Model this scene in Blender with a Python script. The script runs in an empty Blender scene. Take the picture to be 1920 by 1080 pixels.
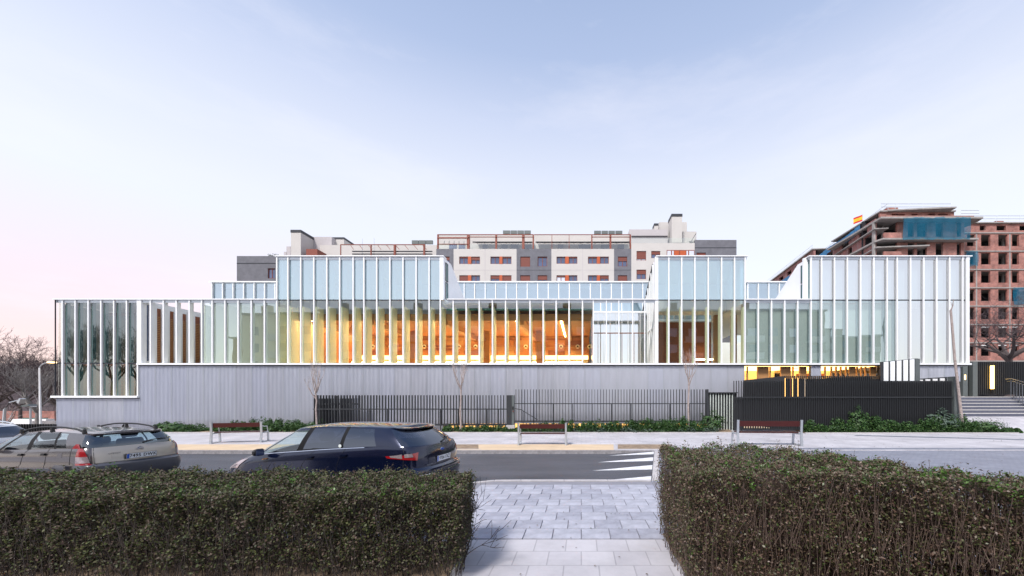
import bpy, math, random
import numpy as np
from mathutils import Matrix, Vector

# ------------------------------------------------------------------ camera, sky, sun, exposure
SC = bpy.context.scene
COL = SC.collection
H = 2.05                     # eye height over the road
F, XV, HY = 720.0, 1090.0, 744.0   # focal length and principal point, in pixels of the 1920 px wide photograph

cam_data = bpy.data.cameras.new('camera')
cam = bpy.data.objects.new('camera', cam_data)
COL.objects.link(cam)
cam.location = (0, 0, H)
cam.rotation_euler = (math.radians(90), 0, 0)
cam_data.sensor_width = 36.0
cam_data.lens = 36.0 * F / 1920.0
cam_data.shift_x = -(XV - 960) / 1920.0
cam_data.shift_y = (HY - 540) / 1920.0
cam_data.clip_start = 0.1
cam_data.clip_end = 1500
SC.camera = cam

world = bpy.data.worlds.new('World')
SC.world = world
world.use_nodes = True
wn, wl = world.node_tree.nodes, world.node_tree.links
wn.clear()
SUN_EL, SUN_ROT = math.radians(50), math.radians(205)
w_out = wn.new('ShaderNodeOutputWorld')
w_sky = wn.new('ShaderNodeTexSky')
w_sky.sky_type = 'NISHITA'
w_sky.sun_disc = False
w_sky.sun_elevation = SUN_EL
w_sky.sun_rotation = SUN_ROT
w_bg1 = wn.new('ShaderNodeBackground'); w_bg1.inputs['Strength'].default_value = 0.05
wl.new(w_sky.outputs[0], w_bg1.inputs['Color'])
# a high thin veil of evening cloud over the clear sky: pale at the horizon, lavender blue above, a faint rose to the west
tc = wn.new('ShaderNodeTexCoord')
sep = wn.new('ShaderNodeSeparateXYZ'); wl.new(tc.outputs['Generated'], sep.inputs[0])
ramp = wn.new('ShaderNodeValToRGB'); wl.new(sep.outputs['Z'], ramp.inputs['Fac'])
els = ramp.color_ramp.elements
els[0].position = 0.0; els[0].color = (0.59, 0.57, 0.59, 1)
els[1].position = 1.0; els[1].color = (0.15, 0.22, 0.40, 1)
for p, c in ((0.15, (0.62, 0.60, 0.62, 1)), (0.38, (0.61, 0.60, 0.625, 1)), (0.48, (0.55, 0.56, 0.61, 1)), (0.57, (0.45, 0.48, 0.58, 1)), (0.66, (0.31, 0.365, 0.50, 1)), (0.80, (0.22, 0.28, 0.42, 1))):
    e = els.new(p); e.color = c
rose = wn.new('ShaderNodeMix'); rose.data_type = 'RGBA'
vm = wn.new('ShaderNodeVectorMath'); vm.operation = 'DOT_PRODUCT'
vm.inputs[1].default_value = (-0.86, 0.52, 0.0)
wl.new(tc.outputs['Generated'], vm.inputs[0])
mr = wn.new('ShaderNodeMapRange'); mr.inputs['From Min'].default_value = 0.55; mr.inputs['From Max'].default_value = 1.0
wl.new(vm.outputs['Value'], mr.inputs['Value'])
mz = wn.new('ShaderNodeMapRange'); mz.inputs['From Min'].default_value = 0.34; mz.inputs['From Max'].default_value = 0.02
wl.new(sep.outputs['Z'], mz.inputs['Value'])
mm = wn.new('ShaderNodeMath'); mm.operation = 'MULTIPLY'
wl.new(mr.outputs[0], mm.inputs[0]); wl.new(mz.outputs[0], mm.inputs[1])
m2 = wn.new('ShaderNodeMath'); m2.operation = 'MULTIPLY'; m2.inputs[1].default_value = 1.35; m2.use_clamp = True
wl.new(mm.outputs[0], m2.inputs[0])
wl.new(m2.outputs[0], rose.inputs['Factor'])
wl.new(ramp.outputs['Color'], rose.inputs['A']); rose.inputs['B'].default_value = (0.66, 0.425, 0.40, 1)
# faint wisps
mp = wn.new('ShaderNodeMapping'); mp.inputs['Scale'].default_value = (1.0, 1.0, 4.0); mp.inputs['Rotation'].default_value = (0.25, 0.5, 0.3)
wl.new(tc.outputs['Generated'], mp.inputs['Vector'])
nz = wn.new('ShaderNodeTexNoise'); nz.inputs['Scale'].default_value = 1.7; nz.inputs['Detail'].default_value = 8; nz.inputs['Roughness'].default_value = 0.62
wl.new(mp.outputs[0], nz.inputs['Vector'])
nr = wn.new('ShaderNodeMapRange'); nr.inputs['From Min'].default_value = 0.5; nr.inputs['From Max'].default_value = 0.75; nr.inputs['To Max'].default_value = 0.42
wl.new(nz.outputs['Fac'], nr.inputs['Value'])
wisp = wn.new('ShaderNodeMix'); wisp.data_type = 'RGBA'
wl.new(nr.outputs[0], wisp.inputs['Factor']); wl.new(rose.outputs['Result'], wisp.inputs['A']); wisp.inputs['B'].default_value = (0.68, 0.655, 0.68, 1)
w_bg2 = wn.new('ShaderNodeBackground'); w_bg2.inputs['Strength'].default_value = 0.88
wl.new(wisp.outputs['Result'], w_bg2.inputs['Color'])
w_add = wn.new('ShaderNodeAddShader')
wl.new(w_bg1.outputs[0], w_add.inputs[0]); wl.new(w_bg2.outputs[0], w_add.inputs[1])
wl.new(w_add.outputs[0], w_out.inputs['Surface'])

sun_data = bpy.data.lights.new('sun', 'SUN')
sun_data.energy = 3.0
sun_data.angle = math.radians(12)
sun_data.color = (1.0, 0.95, 0.90)
sun = bpy.data.objects.new('sun', sun_data)
COL.objects.link(sun)
# light from behind the camera, a little to the left
sd = Vector((math.sin(SUN_ROT) * math.cos(SUN_EL), math.cos(SUN_ROT) * math.cos(SUN_EL), math.sin(SUN_EL)))
sun.rotation_euler = sd.to_track_quat('Z', 'Y').to_euler()

vs = SC.view_settings
SC.display_settings.display_device = 'sRGB'
vs.view_transform = 'Standard'; vs.look = 'None'; vs.gamma = 1.0; vs.use_curve_mapping = False
vs.exposure = 0.55
SC.cycles.transparent_max_bounces = 24
SC.cycles.max_bounces = 8
SC.cycles.caustics_reflective = False
SC.cycles.caustics_refractive = False
SC.cycles.sample_clamp_indirect = 4.0

# ------------------------------------------------------------------ helpers
def wx(px, d): return (px - XV) / F * d          # photograph column -> metres at distance d
def wz(py, d): return H - (py - HY) / F * d      # photograph row -> height at distance d

class MB:
    """Collects faces for one mesh."""
    def __init__(s, xf=None):
        s.v = []; s.f = []; s.m = []; s.xf = xf; s.cur = 0
    def add(s, vs_, fs_):
        b = len(s.v)
        if s.xf is not None: vs_ = [tuple(s.xf @ Vector(p)) for p in vs_]
        s.v.extend([tuple(p) for p in vs_]); s.f.extend([tuple(b + i for i in f) for f in fs_]); s.m.extend([s.cur] * len(fs_))
    def box(s, x0, x1, y0, y1, z0, z1):
        if x0 > x1: x0, x1 = x1, x0
        if y0 > y1: y0, y1 = y1, y0
        if z0 > z1: z0, z1 = z1, z0
        s.add([(x0,y0,z0),(x1,y0,z0),(x1,y1,z0),(x0,y1,z0),(x0,y0,z1),(x1,y0,z1),(x1,y1,z1),(x0,y1,z1)],
              [(0,3,2,1),(4,5,6,7),(0,1,5,4),(1,2,6,5),(2,3,7,6),(3,0,4,7)])
        return s
    def quad(s, a, b, c, d):
        s.add([a, b, c, d], [(0,1,2,3)]); return s
    def prism(s, poly, axis, a, b):
        """poly: 2-D points, extruded along axis ('x','y','z') from a to b"""
        def P(p, t):
            return {'x': (t, p[0], p[1]), 'y': (p[0], t, p[1]), 'z': (p[0], p[1], t)}[axis]
        n = len(poly)
        s.add([P(p, a) for p in poly] + [P(p, b) for p in poly],
              [tuple(range(n))[::-1], tuple(range(n, 2*n))] + [(i, (i+1) % n, n + (i+1) % n, n + i) for i in range(n)])
        return s
    def tube(s, pts, r, sides=6, caps=True):
        pts = [Vector(p) for p in pts]
        rs = r if isinstance(r, (list, tuple)) else [r] * len(pts)
        rings = []
        up = Vector((0, 0, 1))
        for i, p in enumerate(pts):
            t = (pts[min(i+1, len(pts)-1)] - pts[max(i-1, 0)])
            if t.length < 1e-9: t = Vector((0, 0, 1))
            t.normalize()
            a = t.cross(up if abs(t.dot(up)) < 0.95 else Vector((1, 0, 0))).normalized()
            b = t.cross(a)
            rings.append([p + (a * math.cos(2*math.pi*k/sides) + b * math.sin(2*math.pi*k/sides)) * rs[i] for k in range(sides)])
        vs_ = [q for ring in rings for q in ring]; fs_ = []
        for i in range(len(pts)-1):
            for k in range(sides):
                k2 = (k+1) % sides
                fs_.append((i*sides+k, i*sides+k2, (i+1)*sides+k2, (i+1)*sides+k))
        if caps:
            fs_.append(tuple(range(sides))[::-1]); fs_.append(tuple((len(pts)-1)*sides + k for k in range(sides)))
        s.add(vs_, fs_); return s
    def cyl(s, c, axis, r, h, sides=20, r2=None):
        c = Vector(c); d = {'x': Vector((1,0,0)), 'y': Vector((0,1,0)), 'z': Vector((0,0,1))}[axis] * h
        return s.tube([c, c + d], [r, r if r2 is None else r2], sides)
    def mesh(s, name, mats, smooth=None):
        me = bpy.data.meshes.new(name)
        me.from_pydata(s.v, [], s.f)
        for m in (mats if isinstance(mats, (list, tuple)) else [mats]): me.materials.append(m)
        if any(s.m): me.polygons.foreach_set('material_index', s.m)
        if smooth:
            me.polygons.foreach_set('use_smooth', [True] * len(me.polygons))
            me.set_sharp_from_angle(angle=math.radians(smooth))
        me.update()
        return me
    def build(s, name, mats, parent=None, smooth=None, local=False):
        """world coordinates unless local; the object sits at its parent's origin"""
        if parent is not None and not local:
            org = parent_origin(parent)
            s.v = [(x-org[0], y-org[1], z-org[2]) for x, y, z in s.v]
        o = bpy.data.objects.new(name, s.mesh(name, mats, smooth))
        COL.objects.link(o)
        if parent is not None: o.parent = parent
        return o

def parent_origin(o):
    v = Vector((0, 0, 0))
    while o is not None:
        v += o.location; o = o.parent
    return v

def place(mesh, name, parent, loc=(0, 0, 0), rot=None, scale=None):
    """a linked copy sharing mesh data, given in world coordinates under an unrotated parent"""
    o = bpy.data.objects.new(name, mesh); COL.objects.link(o)
    if parent is not None:
        o.parent = parent; o.location = Vector(loc) - parent_origin(parent)
    else: o.location = loc
    if rot: o.rotation_euler = rot
    if scale: o.scale = scale
    return o

def tag(o, label=None, cat=None, group=None, kind=None):
    if label: o['label'] = label
    if cat: o['category'] = cat
    if group: o['group'] = group
    if kind: o['kind'] = kind
    return o

def thing(name, label, cat, loc=(0, 0, 0), rz=0.0, group=None):
    o = bpy.data.objects.new(name, None); COL.objects.link(o)
    o.empty_display_size = 0.3
    o.location = loc; o.rotation_euler = (0, 0, rz)
    return tag(o, label, cat, group)

def copy_tree(o, parent=None):
    kids = list(o.children)
    c = o.copy(); COL.objects.link(c)
    if parent is not None: c.parent = parent
    for k in kids: copy_tree(k, c)
    return c

def text_part(s, size, mat, parent, matrix, name='lettering', depth=0.001, bold=0.0, xscale=1.0):
    cu = bpy.data.curves.new('lettering', 'FONT'); cu.body = s; cu.size = size
    cu.extrude = depth; cu.align_x = 'CENTER'; cu.align_y = 'CENTER'; cu.resolution_u = 2; cu.offset = bold; cu.space_character = 1.12
    t = bpy.data.objects.new('tmp', cu); COL.objects.link(t)
    bpy.context.view_layer.update()
    dg = bpy.context.evaluated_depsgraph_get()
    me = bpy.data.meshes.new_from_object(t.evaluated_get(dg))
    bpy.data.objects.remove(t)
    me.transform(matrix @ Matrix.Diagonal((xscale, 1, 1, 1)))
    me.materials.clear(); me.materials.append(mat)
    o = bpy.data.objects.new(name, me); COL.objects.link(o); o.parent = parent
    return o

def wall_open(mb, x0, x1, z0, z1, y0, y1, ops):
    """a wall slab between y0 and y1 with real rectangular openings (xa, xb, za, zb)"""
    zs = sorted(set([z0, z1] + [min(max(z, z0), z1) for o in ops for z in (o[2], o[3])]))
    for a, b in zip(zs[:-1], zs[1:]):
        if b - a < 1e-5: continue
        zc = (a + b) / 2
        cuts = sorted([(max(o[0], x0), min(o[1], x1)) for o in ops if o[2] < zc < o[3] and o[1] > x0 and o[0] < x1])
        x = x0
        for ca, cb in cuts:
            if ca > x + 1e-5: mb.box(x, ca, y0, y1, a, b)
            x = max(x, cb)
        if x < x1 - 1e-5: mb.box(x, x1, y0, y1, a, b)

# ------------------------------------------------------------------ materials
MATS = {}
def _new(name):
    m = bpy.data.materials.new(name); m.use_nodes = True
    return m, m.node_tree.nodes, m.node_tree.links, m.node_tree.nodes['Principled BSDF']

def mat(name, col, rough=0.6, metal=0.0, var=0.12, scale=6.0, bump=0.0, bscale=40.0, coat=0.0, stretch=None, spec=0.5):
    """a painted or mineral surface: base colour broken up by two scales of noise, optional fine relief"""
    m, n, l, b = _new(name)
    b.inputs['Roughness'].default_value = rough; b.inputs['Metallic'].default_value = metal
    b.inputs['Coat Weight'].default_value = coat; b.inputs['Coat Roughness'].default_value = 0.08
    b.inputs['Specular IOR Level'].default_value = spec
    t = n.new('ShaderNodeTexCoord')
    src = t.outputs['Object']
    if stretch:
        mp_ = n.new('ShaderNodeMapping'); mp_.inputs['Scale'].default_value = stretch; l.new(src, mp_.inputs['Vector']); src = mp_.outputs[0]
    nz_ = n.new('ShaderNodeTexNoise'); nz_.inputs['Scale'].default_value = scale; nz_.inputs['Detail'].default_value = 6; nz_.inputs['Roughness'].default_value = 0.65
    l.new(src, nz_.inputs['Vector'])
    r = n.new('ShaderNodeMapRange'); r.inputs['From Min'].default_value = 0.25; r.inputs['From Max'].default_value = 0.75
    r.inputs['To Min'].default_value = 1 - var; r.inputs['To Max'].default_value = 1 + var
    l.new(nz_.outputs['Fac'], r.inputs['Value'])
    mx = n.new('ShaderNodeVectorMath'); mx.operation = 'SCALE'; mx.inputs[0].default_value = col[:3]
    l.new(r.outputs[0], mx.inputs['Scale']); l.new(mx.outputs[0], b.inputs['Base Color'])
    if bump:
        n2 = n.new('ShaderNodeTexNoise'); n2.inputs['Scale'].default_value = bscale; n2.inputs['Detail'].default_value = 4
        l.new(src, n2.inputs['Vector'])
        bp = n.new('ShaderNodeBump'); bp.inputs['Strength'].default_value = bump; bp.inputs['Distance'].default_value = 0.02
        l.new(n2.outputs['Fac'], bp.inputs['Height']); l.new(bp.outputs[0], b.inputs['Normal'])
    MATS[name] = m
    return m

def mat_glow(name, col, strength):
    m, n, l, b = _new(name)
    b.inputs['Base Color'].default_value = (*col, 1)
    b.inputs['Emission Color'].default_value = (*col, 1); b.inputs['Emission Strength'].default_value = strength
    MATS[name] = m
    return m

def mat_glass(name, tint, refl, rtint=(1, 1, 1), wav=0.0, frost=0.0, frost_col=(0.6, 0.65, 0.62)):
    """coated architectural glass: part mirror, part tinted see-through"""
    m, n, l, b = _new(name)
    n.remove(b)
    out = n['Material Output']
    tr = n.new('ShaderNodeBsdfTransparent'); tr.inputs['Color'].default_value = (*tint, 1)
    gl = n.new('ShaderNodeBsdfGlossy'); gl.inputs['Roughness'].default_value = 0.0; gl.inputs['Color'].default_value = (*rtint, 1)
    body = tr.outputs[0]
    if frost:
        df = n.new('ShaderNodeBsdfDiffuse'); df.inputs['Color'].default_value = (*frost_col, 1)
        ms = n.new('ShaderNodeMixShader'); ms.inputs['Fac'].default_value = frost
        l.new(tr.outputs[0], ms.inputs[1]); l.new(df.outputs[0], ms.inputs[2]); body = ms.outputs[0]
    fr = n.new('ShaderNodeFresnel'); fr.inputs['IOR'].default_value = 1.5
    ad = n.new('ShaderNodeMath'); ad.operation = 'ADD'; ad.inputs[1].default_value = refl; ad.use_clamp = True
    l.new(fr.outputs[0], ad.inputs[0])
    ge = n.new('ShaderNodeNewGeometry'); inv = n.new('ShaderNodeMath'); inv.operation = 'SUBTRACT'; inv.inputs[0].default_value = 1.0
    l.new(ge.outputs['Backfacing'], inv.inputs[1])
    ml = n.new('ShaderNodeMath'); ml.operation = 'MULTIPLY'; l.new(ad.outputs[0], ml.inputs[0]); l.new(inv.outputs[0], ml.inputs[1])
    if refl == 0: ml.inputs[1].default_value = 0; l.remove(ml.inputs[1].links[0])
    tm = n.new('ShaderNodeMix'); tm.data_type = 'RGBA'; tm.inputs['A'].default_value = (*tint, 1); tm.inputs['B'].default_value = (1, 1, 1, 1)
    if refl: l.new(ge.outputs['Backfacing'], tm.inputs['Factor'])
    else: tm.inputs['Factor'].default_value = 0
    l.new(tm.outputs['Result'], tr.inputs['Color'])
    mx = n.new('ShaderNodeMixShader'); l.new(ml.outputs[0], mx.inputs['Fac']); l.new(body, mx.inputs[1]); l.new(gl.outputs[0], mx.inputs[2])
    if wav:
        t = n.new('ShaderNodeTexCoord')
        nz_ = n.new('ShaderNodeTexNoise'); nz_.inputs['Scale'].default_value = 0.9; nz_.inputs['Detail'].default_value = 1
        l.new(t.outputs['Object'], nz_.inputs['Vector'])
        bp = n.new('ShaderNodeBump'); bp.inputs['Strength'].default_value = wav; bp.inputs['Distance'].default_value = 0.02
        l.new(nz_.outputs['Fac'], bp.inputs['Height']); l.new(bp.outputs[0], gl.inputs['Normal'])
    l.new(mx.outputs[0], out.inputs['Surface'])
    MATS[name] = m
    return m

def mat_brick(name, c1, c2, mortar, bw, bh, msize=0.01, rough=0.85, bump=0.3, var=0.25, nscale=1.5, ax='xz', offset=0.5):
    m, n, l, b = _new(name)
    b.inputs['Roughness'].default_value = rough
    t = n.new('ShaderNodeTexCoord'); sp = n.new('ShaderNodeSeparateXYZ'); cb = n.new('ShaderNodeCombineXYZ')
    l.new(t.outputs['Object'], sp.inputs[0])
    l.new(sp.outputs[ax[0].upper()], cb.inputs[0]); l.new(sp.outputs[ax[1].upper()], cb.inputs[1])
    br = n.new('ShaderNodeTexBrick'); br.offset = offset
    br.inputs['Color1'].default_value = (*c1, 1); br.inputs['Color2'].default_value = (*c2, 1); br.inputs['Mortar'].default_value = (*mortar, 1)
    br.inputs['Scale'].default_value = 1.0; br.inputs['Brick Width'].default_value = bw; br.inputs['Row Height'].default_value = bh
    br.inputs['Mortar Size'].default_value = msize
    l.new(cb.outputs[0], br.inputs['Vector'])
    nz_ = n.new('ShaderNodeTexNoise'); nz_.inputs['Scale'].default_value = nscale; nz_.inputs['Detail'].default_value = 7; nz_.inputs['Roughness'].default_value = 0.7
    l.new(t.outputs['Object'], nz_.inputs['Vector'])
    r = n.new('ShaderNodeMapRange'); r.inputs['From Min'].default_value = 0.3; r.inputs['From Max'].default_value = 0.7
    r.inputs['To Min'].default_value = 1 - var; r.inputs['To Max'].default_value = 1 + var
    l.new(nz_.outputs['Fac'], r.inputs['Value'])
    mx = n.new('ShaderNodeVectorMath'); mx.operation = 'SCALE'
    l.new(br.outputs['Color'], mx.inputs[0]); l.new(r.outputs[0], mx.inputs['Scale']); l.new(mx.outputs[0], b.inputs['Base Color'])
    bp = n.new('ShaderNodeBump'); bp.inputs['Strength'].default_value = bump; bp.inputs['Distance'].default_value = 0.01; bp.invert = True
    l.new(br.outputs['Fac'], bp.inputs['Height']); l.new(bp.outputs[0], b.inputs['Normal'])
    MATS[name] = m
    return m

def mat_leaf(name, cols, rough=0.5, trans=0.3):
    """leaves: each loose leaf takes its own colour from the list"""
    m, n, l, b = _new(name)
    b.inputs['Roughness'].default_value = rough
    g = n.new('ShaderNodeNewGeometry'); r = n.new('ShaderNodeValToRGB')
    l.new(g.outputs['Random Per Island'], r.inputs['Fac'])
    e = r.color_ramp.elements; r.color_ramp.interpolation = 'LINEAR'
    e[0].color = (*cols[0], 1); e[0].position = 0; e[1].color = (*cols[-1], 1); e[1].position = 1
    for i, c in enumerate(cols[1:-1]): q = e.new((i+1) / (len(cols)-1)); q.color = (*c, 1)
    l.new(r.outputs[0], b.inputs['Base Color'])
    if trans:
        tl = n.new('ShaderNodeBsdfTranslucent'); l.new(r.outputs[0], tl.inputs['Color'])
        mx = n.new('ShaderNodeMixShader'); mx.inputs['Fac'].default_value = trans
        l.new(b.outputs[0], mx.inputs[1]); l.new(tl.outputs[0], mx.inputs[2]); l.new(mx.outputs[0], n['Material Output'].inputs['Surface'])
    MATS[name] = m
    return m

M_white = mat('white_powder_coat', (0.82, 0.83, 0.84), 0.35, var=0.03, scale=2)
M_whitewall = mat('white_panel', (0.84, 0.84, 0.85), 0.5, var=0.03, scale=1.5)
M_clad = mat('corrugated_aluminium', (0.56, 0.58, 0.67), 0.38, metal=0.55, var=0.07, scale=1.2, stretch=(1, 1, 0.15))
M_darksteel = mat('anthracite_steel', (0.030, 0.032, 0.036), 0.42, var=0.15, scale=3)
M_greysteel = mat('grey_steel', (0.10, 0.115, 0.115), 0.45, var=0.1)
M_black = mat('black_rubber', (0.012, 0.012, 0.013), 0.5)
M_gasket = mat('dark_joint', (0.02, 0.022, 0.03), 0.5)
M_concrete = mat('grey_concrete', (0.135, 0.135, 0.155), 0.85, var=0.22, scale=1.2, bump=0.3)
M_palestone = mat('pale_render', (0.50, 0.475, 0.455), 0.85, var=0.05, scale=0.6)
M_palegrey = mat('pale_grey_render', (0.44, 0.41, 0.42), 0.85, var=0.05, scale=0.6)
M_slab = mat('raw_concrete_slab', (0.30, 0.28, 0.27), 0.9, var=0.25, scale=1.4)
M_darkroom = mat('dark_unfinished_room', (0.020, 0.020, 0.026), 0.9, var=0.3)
M_kerb = mat('kerb_granite', (0.27, 0.26, 0.27), 0.85, var=0.4, scale=9, bump=0.5, bscale=60)
M_wood = mat('bench_wood', (0.055, 0.009, 0.008), 0.4, var=0.25, scale=3, stretch=(1, 20, 20))
M_galv = mat('cast_aluminium', (0.55, 0.58, 0.62), 0.35, metal=0.6, var=0.06)
M_rust = mat('red_brown_steel', (0.20, 0.045, 0.025), 0.5, var=0.12)
M_orange = mat('orange_window_panel', (0.42, 0.075, 0.015), 0.5, var=0.06)
M_shutter = mat('brown_roller_shutter', (0.17, 0.042, 0.028), 0.6, var=0.06)
M_frame = mat('brown_window_frame', (0.20, 0.04, 0.016), 0.5)
M_bluepane = mat('window_pane', (0.055, 0.075, 0.15), 0.12, var=0.4, scale=0.8, spec=1.0)
M_curtain = mat('white_curtain', (0.55, 0.57, 0.66), 0.7)
M_awning = mat('cream_awning', (0.46, 0.43, 0.40), 0.8, var=0.05)
M_net = mat_glass('teal_safety_net', (0.58, 0.74, 0.78), 0.0, frost=0.34, frost_col=(0.03, 0.20, 0.34))
M_netblue = mat('blue_tarpaulin', (0.02, 0.17, 0.36), 0.6, var=0.3, scale=3)
M_interior = mat('wood_panelling', (0.42, 0.215, 0.085), 0.55, var=0.15, scale=1.0, stretch=(0.4, 1, 6))
M_louver = mat('brown_wood_louver', (0.22, 0.07, 0.03), 0.6, var=0.15)
M_cream = mat('cream_fin', (0.86, 0.87, 0.66), 0.6, var=0.05)
M_hallwall = mat('hall_wall_boards', (0.38, 0.15, 0.05), 0.55, var=0.2, scale=1.0, stretch=(0.4, 1, 6))
M_creamwall = mat('cream_wall', (0.66, 0.60, 0.43), 0.7, var=0.08, scale=0.8)
M_olive = mat('olive_grey_curtain', (0.052, 0.056, 0.040), 0.8, var=0.15, scale=1)
M_frost = mat('opal_panel', (0.60, 0.66, 0.62), 0.5, var=0.12, scale=0.9, stretch=(1, 1, 0.3))
M_frostwhite = mat('white_reveal_panel', (0.85, 0.88, 0.90), 0.5, var=0.05)
M_teal = mat('teal_fin_tone', (0.06, 0.17, 0.19), 0.3, var=0.1)
M_tealbeam = mat('green_painted_beam', (0.05, 0.22, 0.18), 0.5)
M_led = mat_glow('warm_led', (1.0, 0.72, 0.36), 28.0)
M_lowglow = mat_glow('low_window_glow', (1.0, 0.55, 0.16), 1.3)
M_ledsoft = mat_glow('warm_led_trough', (1.0, 0.66, 0.26), 4.0)
M_ledlamp = mat_glow('lamp_tube', (1.0, 0.60, 0.14), 7.0)
M_glow = mat_glow('lit_room_ceiling', (1.0, 0.62, 0.22), 3.2)
M_glassc = mat_glass('silver_coated_glass', (0.70, 0.84, 0.84), 0.66, (0.99, 1.0, 1.0), wav=0.05)
M_glass = mat_glass('coated_glass', (0.86, 0.95, 0.93), 0.27, (0.90, 0.97, 1.0), wav=0.09, frost=0.07, frost_col=(0.74, 0.84, 0.80))
M_glasshi = mat_glass('mirror_coated_glass', (0.56, 0.80, 0.88), 0.38, (0.88, 0.96, 1.0), wav=0.09, frost=0.14, frost_col=(0.66, 0.84, 0.88))
M_glasslow = mat_glass('clear_glass', (0.92, 0.96, 0.88), 0.13, (0.95, 0.97, 1.0), wav=0.09)
M_glasstop = mat_glass('clerestory_glass', (0.60, 0.78, 0.86), 0.42, (0.88, 0.95, 1.0))
M_brickred = mat_brick('new_brickwork', (0.36, 0.105, 0.07), (0.24, 0.068, 0.055), (0.31, 0.21, 0.19), 0.30, 0.12, 0.022, var=0.5, nscale=.8)
M_brickredy = mat_brick('new_brickwork_side', (0.30, 0.095, 0.08), (0.22, 0.07, 0.065), (0.30, 0.21, 0.20), 0.30, 0.12, 0.022, var=0.3, nscale=0.9)
M_soil = mat('bare_soil', (0.26, 0.19, 0.13), 0.95, var=0.5, scale=5, bump=0.8, bscale=30)
M_bark = mat('bark', (0.09, 0.07, 0.068), 0.9, var=0.35, scale=14, bump=0.4)
M_barkwhite = mat('pale_bark', (0.20, 0.185, 0.18), 0.9, var=0.35, scale=5)
M_barkyoung = mat('young_bark', (0.34, 0.28, 0.26), 0.85, var=0.45, scale=12)
M_twig = mat('twigs', (0.075, 0.052, 0.056), 0.9, var=0.2)

# ------------------------------------------------------------------ ground, road, pavements
D = 22.8                                   # distance of the pavilion's front
def fx(px): return wx(px, D)
def fz(py): return wz(py, D)
rng = random.Random(7)

M_earth = mat('dry_ground', (0.16, 0.13, 0.10), 0.95, var=0.35, scale=0.4)
M_asphalt = mat('asphalt', (0.072, 0.074, 0.088), 0.6, var=0.42, scale=.9, bump=0.5, bscale=220, stretch=(0.3, 1, 1))
M_pave = mat_brick('pale_paving', (0.49, 0.475, 0.50), (0.44, 0.425, 0.455), (0.34, 0.33, 0.35), 0.40, 0.40, 0.008, 0.75, 0.15, 0.24, 0.5, 'xy', 0.5)
M_pave2 = mat_brick('blue_grey_paving', (0.24, 0.25, 0.30), (0.20, 0.21, 0.26), (0.15, 0.155, 0.18), 0.20, 0.10, 0.006, 0.6, 0.3, 0.16, 0.8, 'xy', 0.5)
M_paver = mat('paver', (0.37, 0.375, 0.43), 0.7, var=0.30, scale=3.5, bump=0.2, bscale=80)
M_paver2 = mat('paver_darker', (0.31, 0.315, 0.37), 0.7, var=0.30, scale=3.5, bump=0.2, bscale=80)
M_joint = mat('paving_joint', (0.22, 0.22, 0.25), 0.9)
M_ochre = mat('ochre_paving', (0.60, 0.46, 0.31), 0.85, var=0.14, scale=1.6, bump=0.3, bscale=120)
M_paint = mat('white_road_paint', (0.72, 0.72, 0.74), 0.6, var=0.28, scale=7, bump=.5, bscale=90)
M_darkband = mat('dark_paving_band', (0.19, 0.20, 0.24), 0.7, var=0.25, scale=3)
M_edge = mat('concrete_edging', (0.44, 0.42, 0.42), 0.85, var=0.15, scale=3)

def structure(o): o['kind'] = 'structure'; return o
def sheet(name, poly, z, mt, z0=None):
    mb = MB()
    if z0 is None:
        mb.add([(x, y, z) for x, y in poly], [tuple(range(len(poly)))])
    else: mb.prism(poly, 'z', z0, z)
    return structure(mb.build(name, mt))

sheet('ground', [(-400, -120), (400, -120), (400, 600), (-27, 600), (-27, 26), (-400, 26)], -0.30, M_earth)
XB = lambda y: 1.61 + (y - 8.8) * (2.63 - 1.61) / 5.0        # the oblique edge of the raised crossing
sheet('road', [(-70, 5.9), (-3.2, 5.9), (3.0, 8.0), (3.0, 13.9), (-70, 13.9)], 0.0, M_asphalt, -0.35)
# speed-table ramp and raised crossing
rp = MB()
tipx = lambda y: -0.15 + (y - 8.7) * 0.24
rp.add([(tipx(8.8), 8.8, .004), (XB(8.8), 8.8, .10), (XB(13.76), 13.76, .10), (tipx(13.76), 13.76, .004)], [(0, 1, 2, 3)])
structure(rp.build('crossing_ramp', M_asphalt))
cr = MB()
for ya, yb, tx in ((8.86, 9.42, .02), (10.28, 10.95, .30), (11.65, 12.36, .52), (13.02, 13.62, .95)):
    def zr(x, y): 
        t = (x - tipx(y)) / (XB(y) - tipx(y)); return .004 + t * .096 + .006
    ym = (ya + yb) / 2
    cr.add([(tx, ym, zr(tx, ym)), (XB(ya) - .02, ya, zr(XB(ya) - .02, ya)), (XB(yb) - .02, yb, zr(XB(yb) - .02, yb))], [(0, 1, 2)])
structure(cr.build('crossing_markings', M_paint))
sheet('raised_crossing', [(XB(8.8), 8.8), (60, 8.8), (60, 13.9), (XB(13.9), 13.9)], .10, M_pave2, -0.32)
sheet('crossing_edge', [(XB(8.9), 8.9), (XB(8.9) + .16, 8.9), (XB(13.8) + .16, 13.8), (XB(13.8), 13.8)], .106, M_edge, .09)
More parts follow.
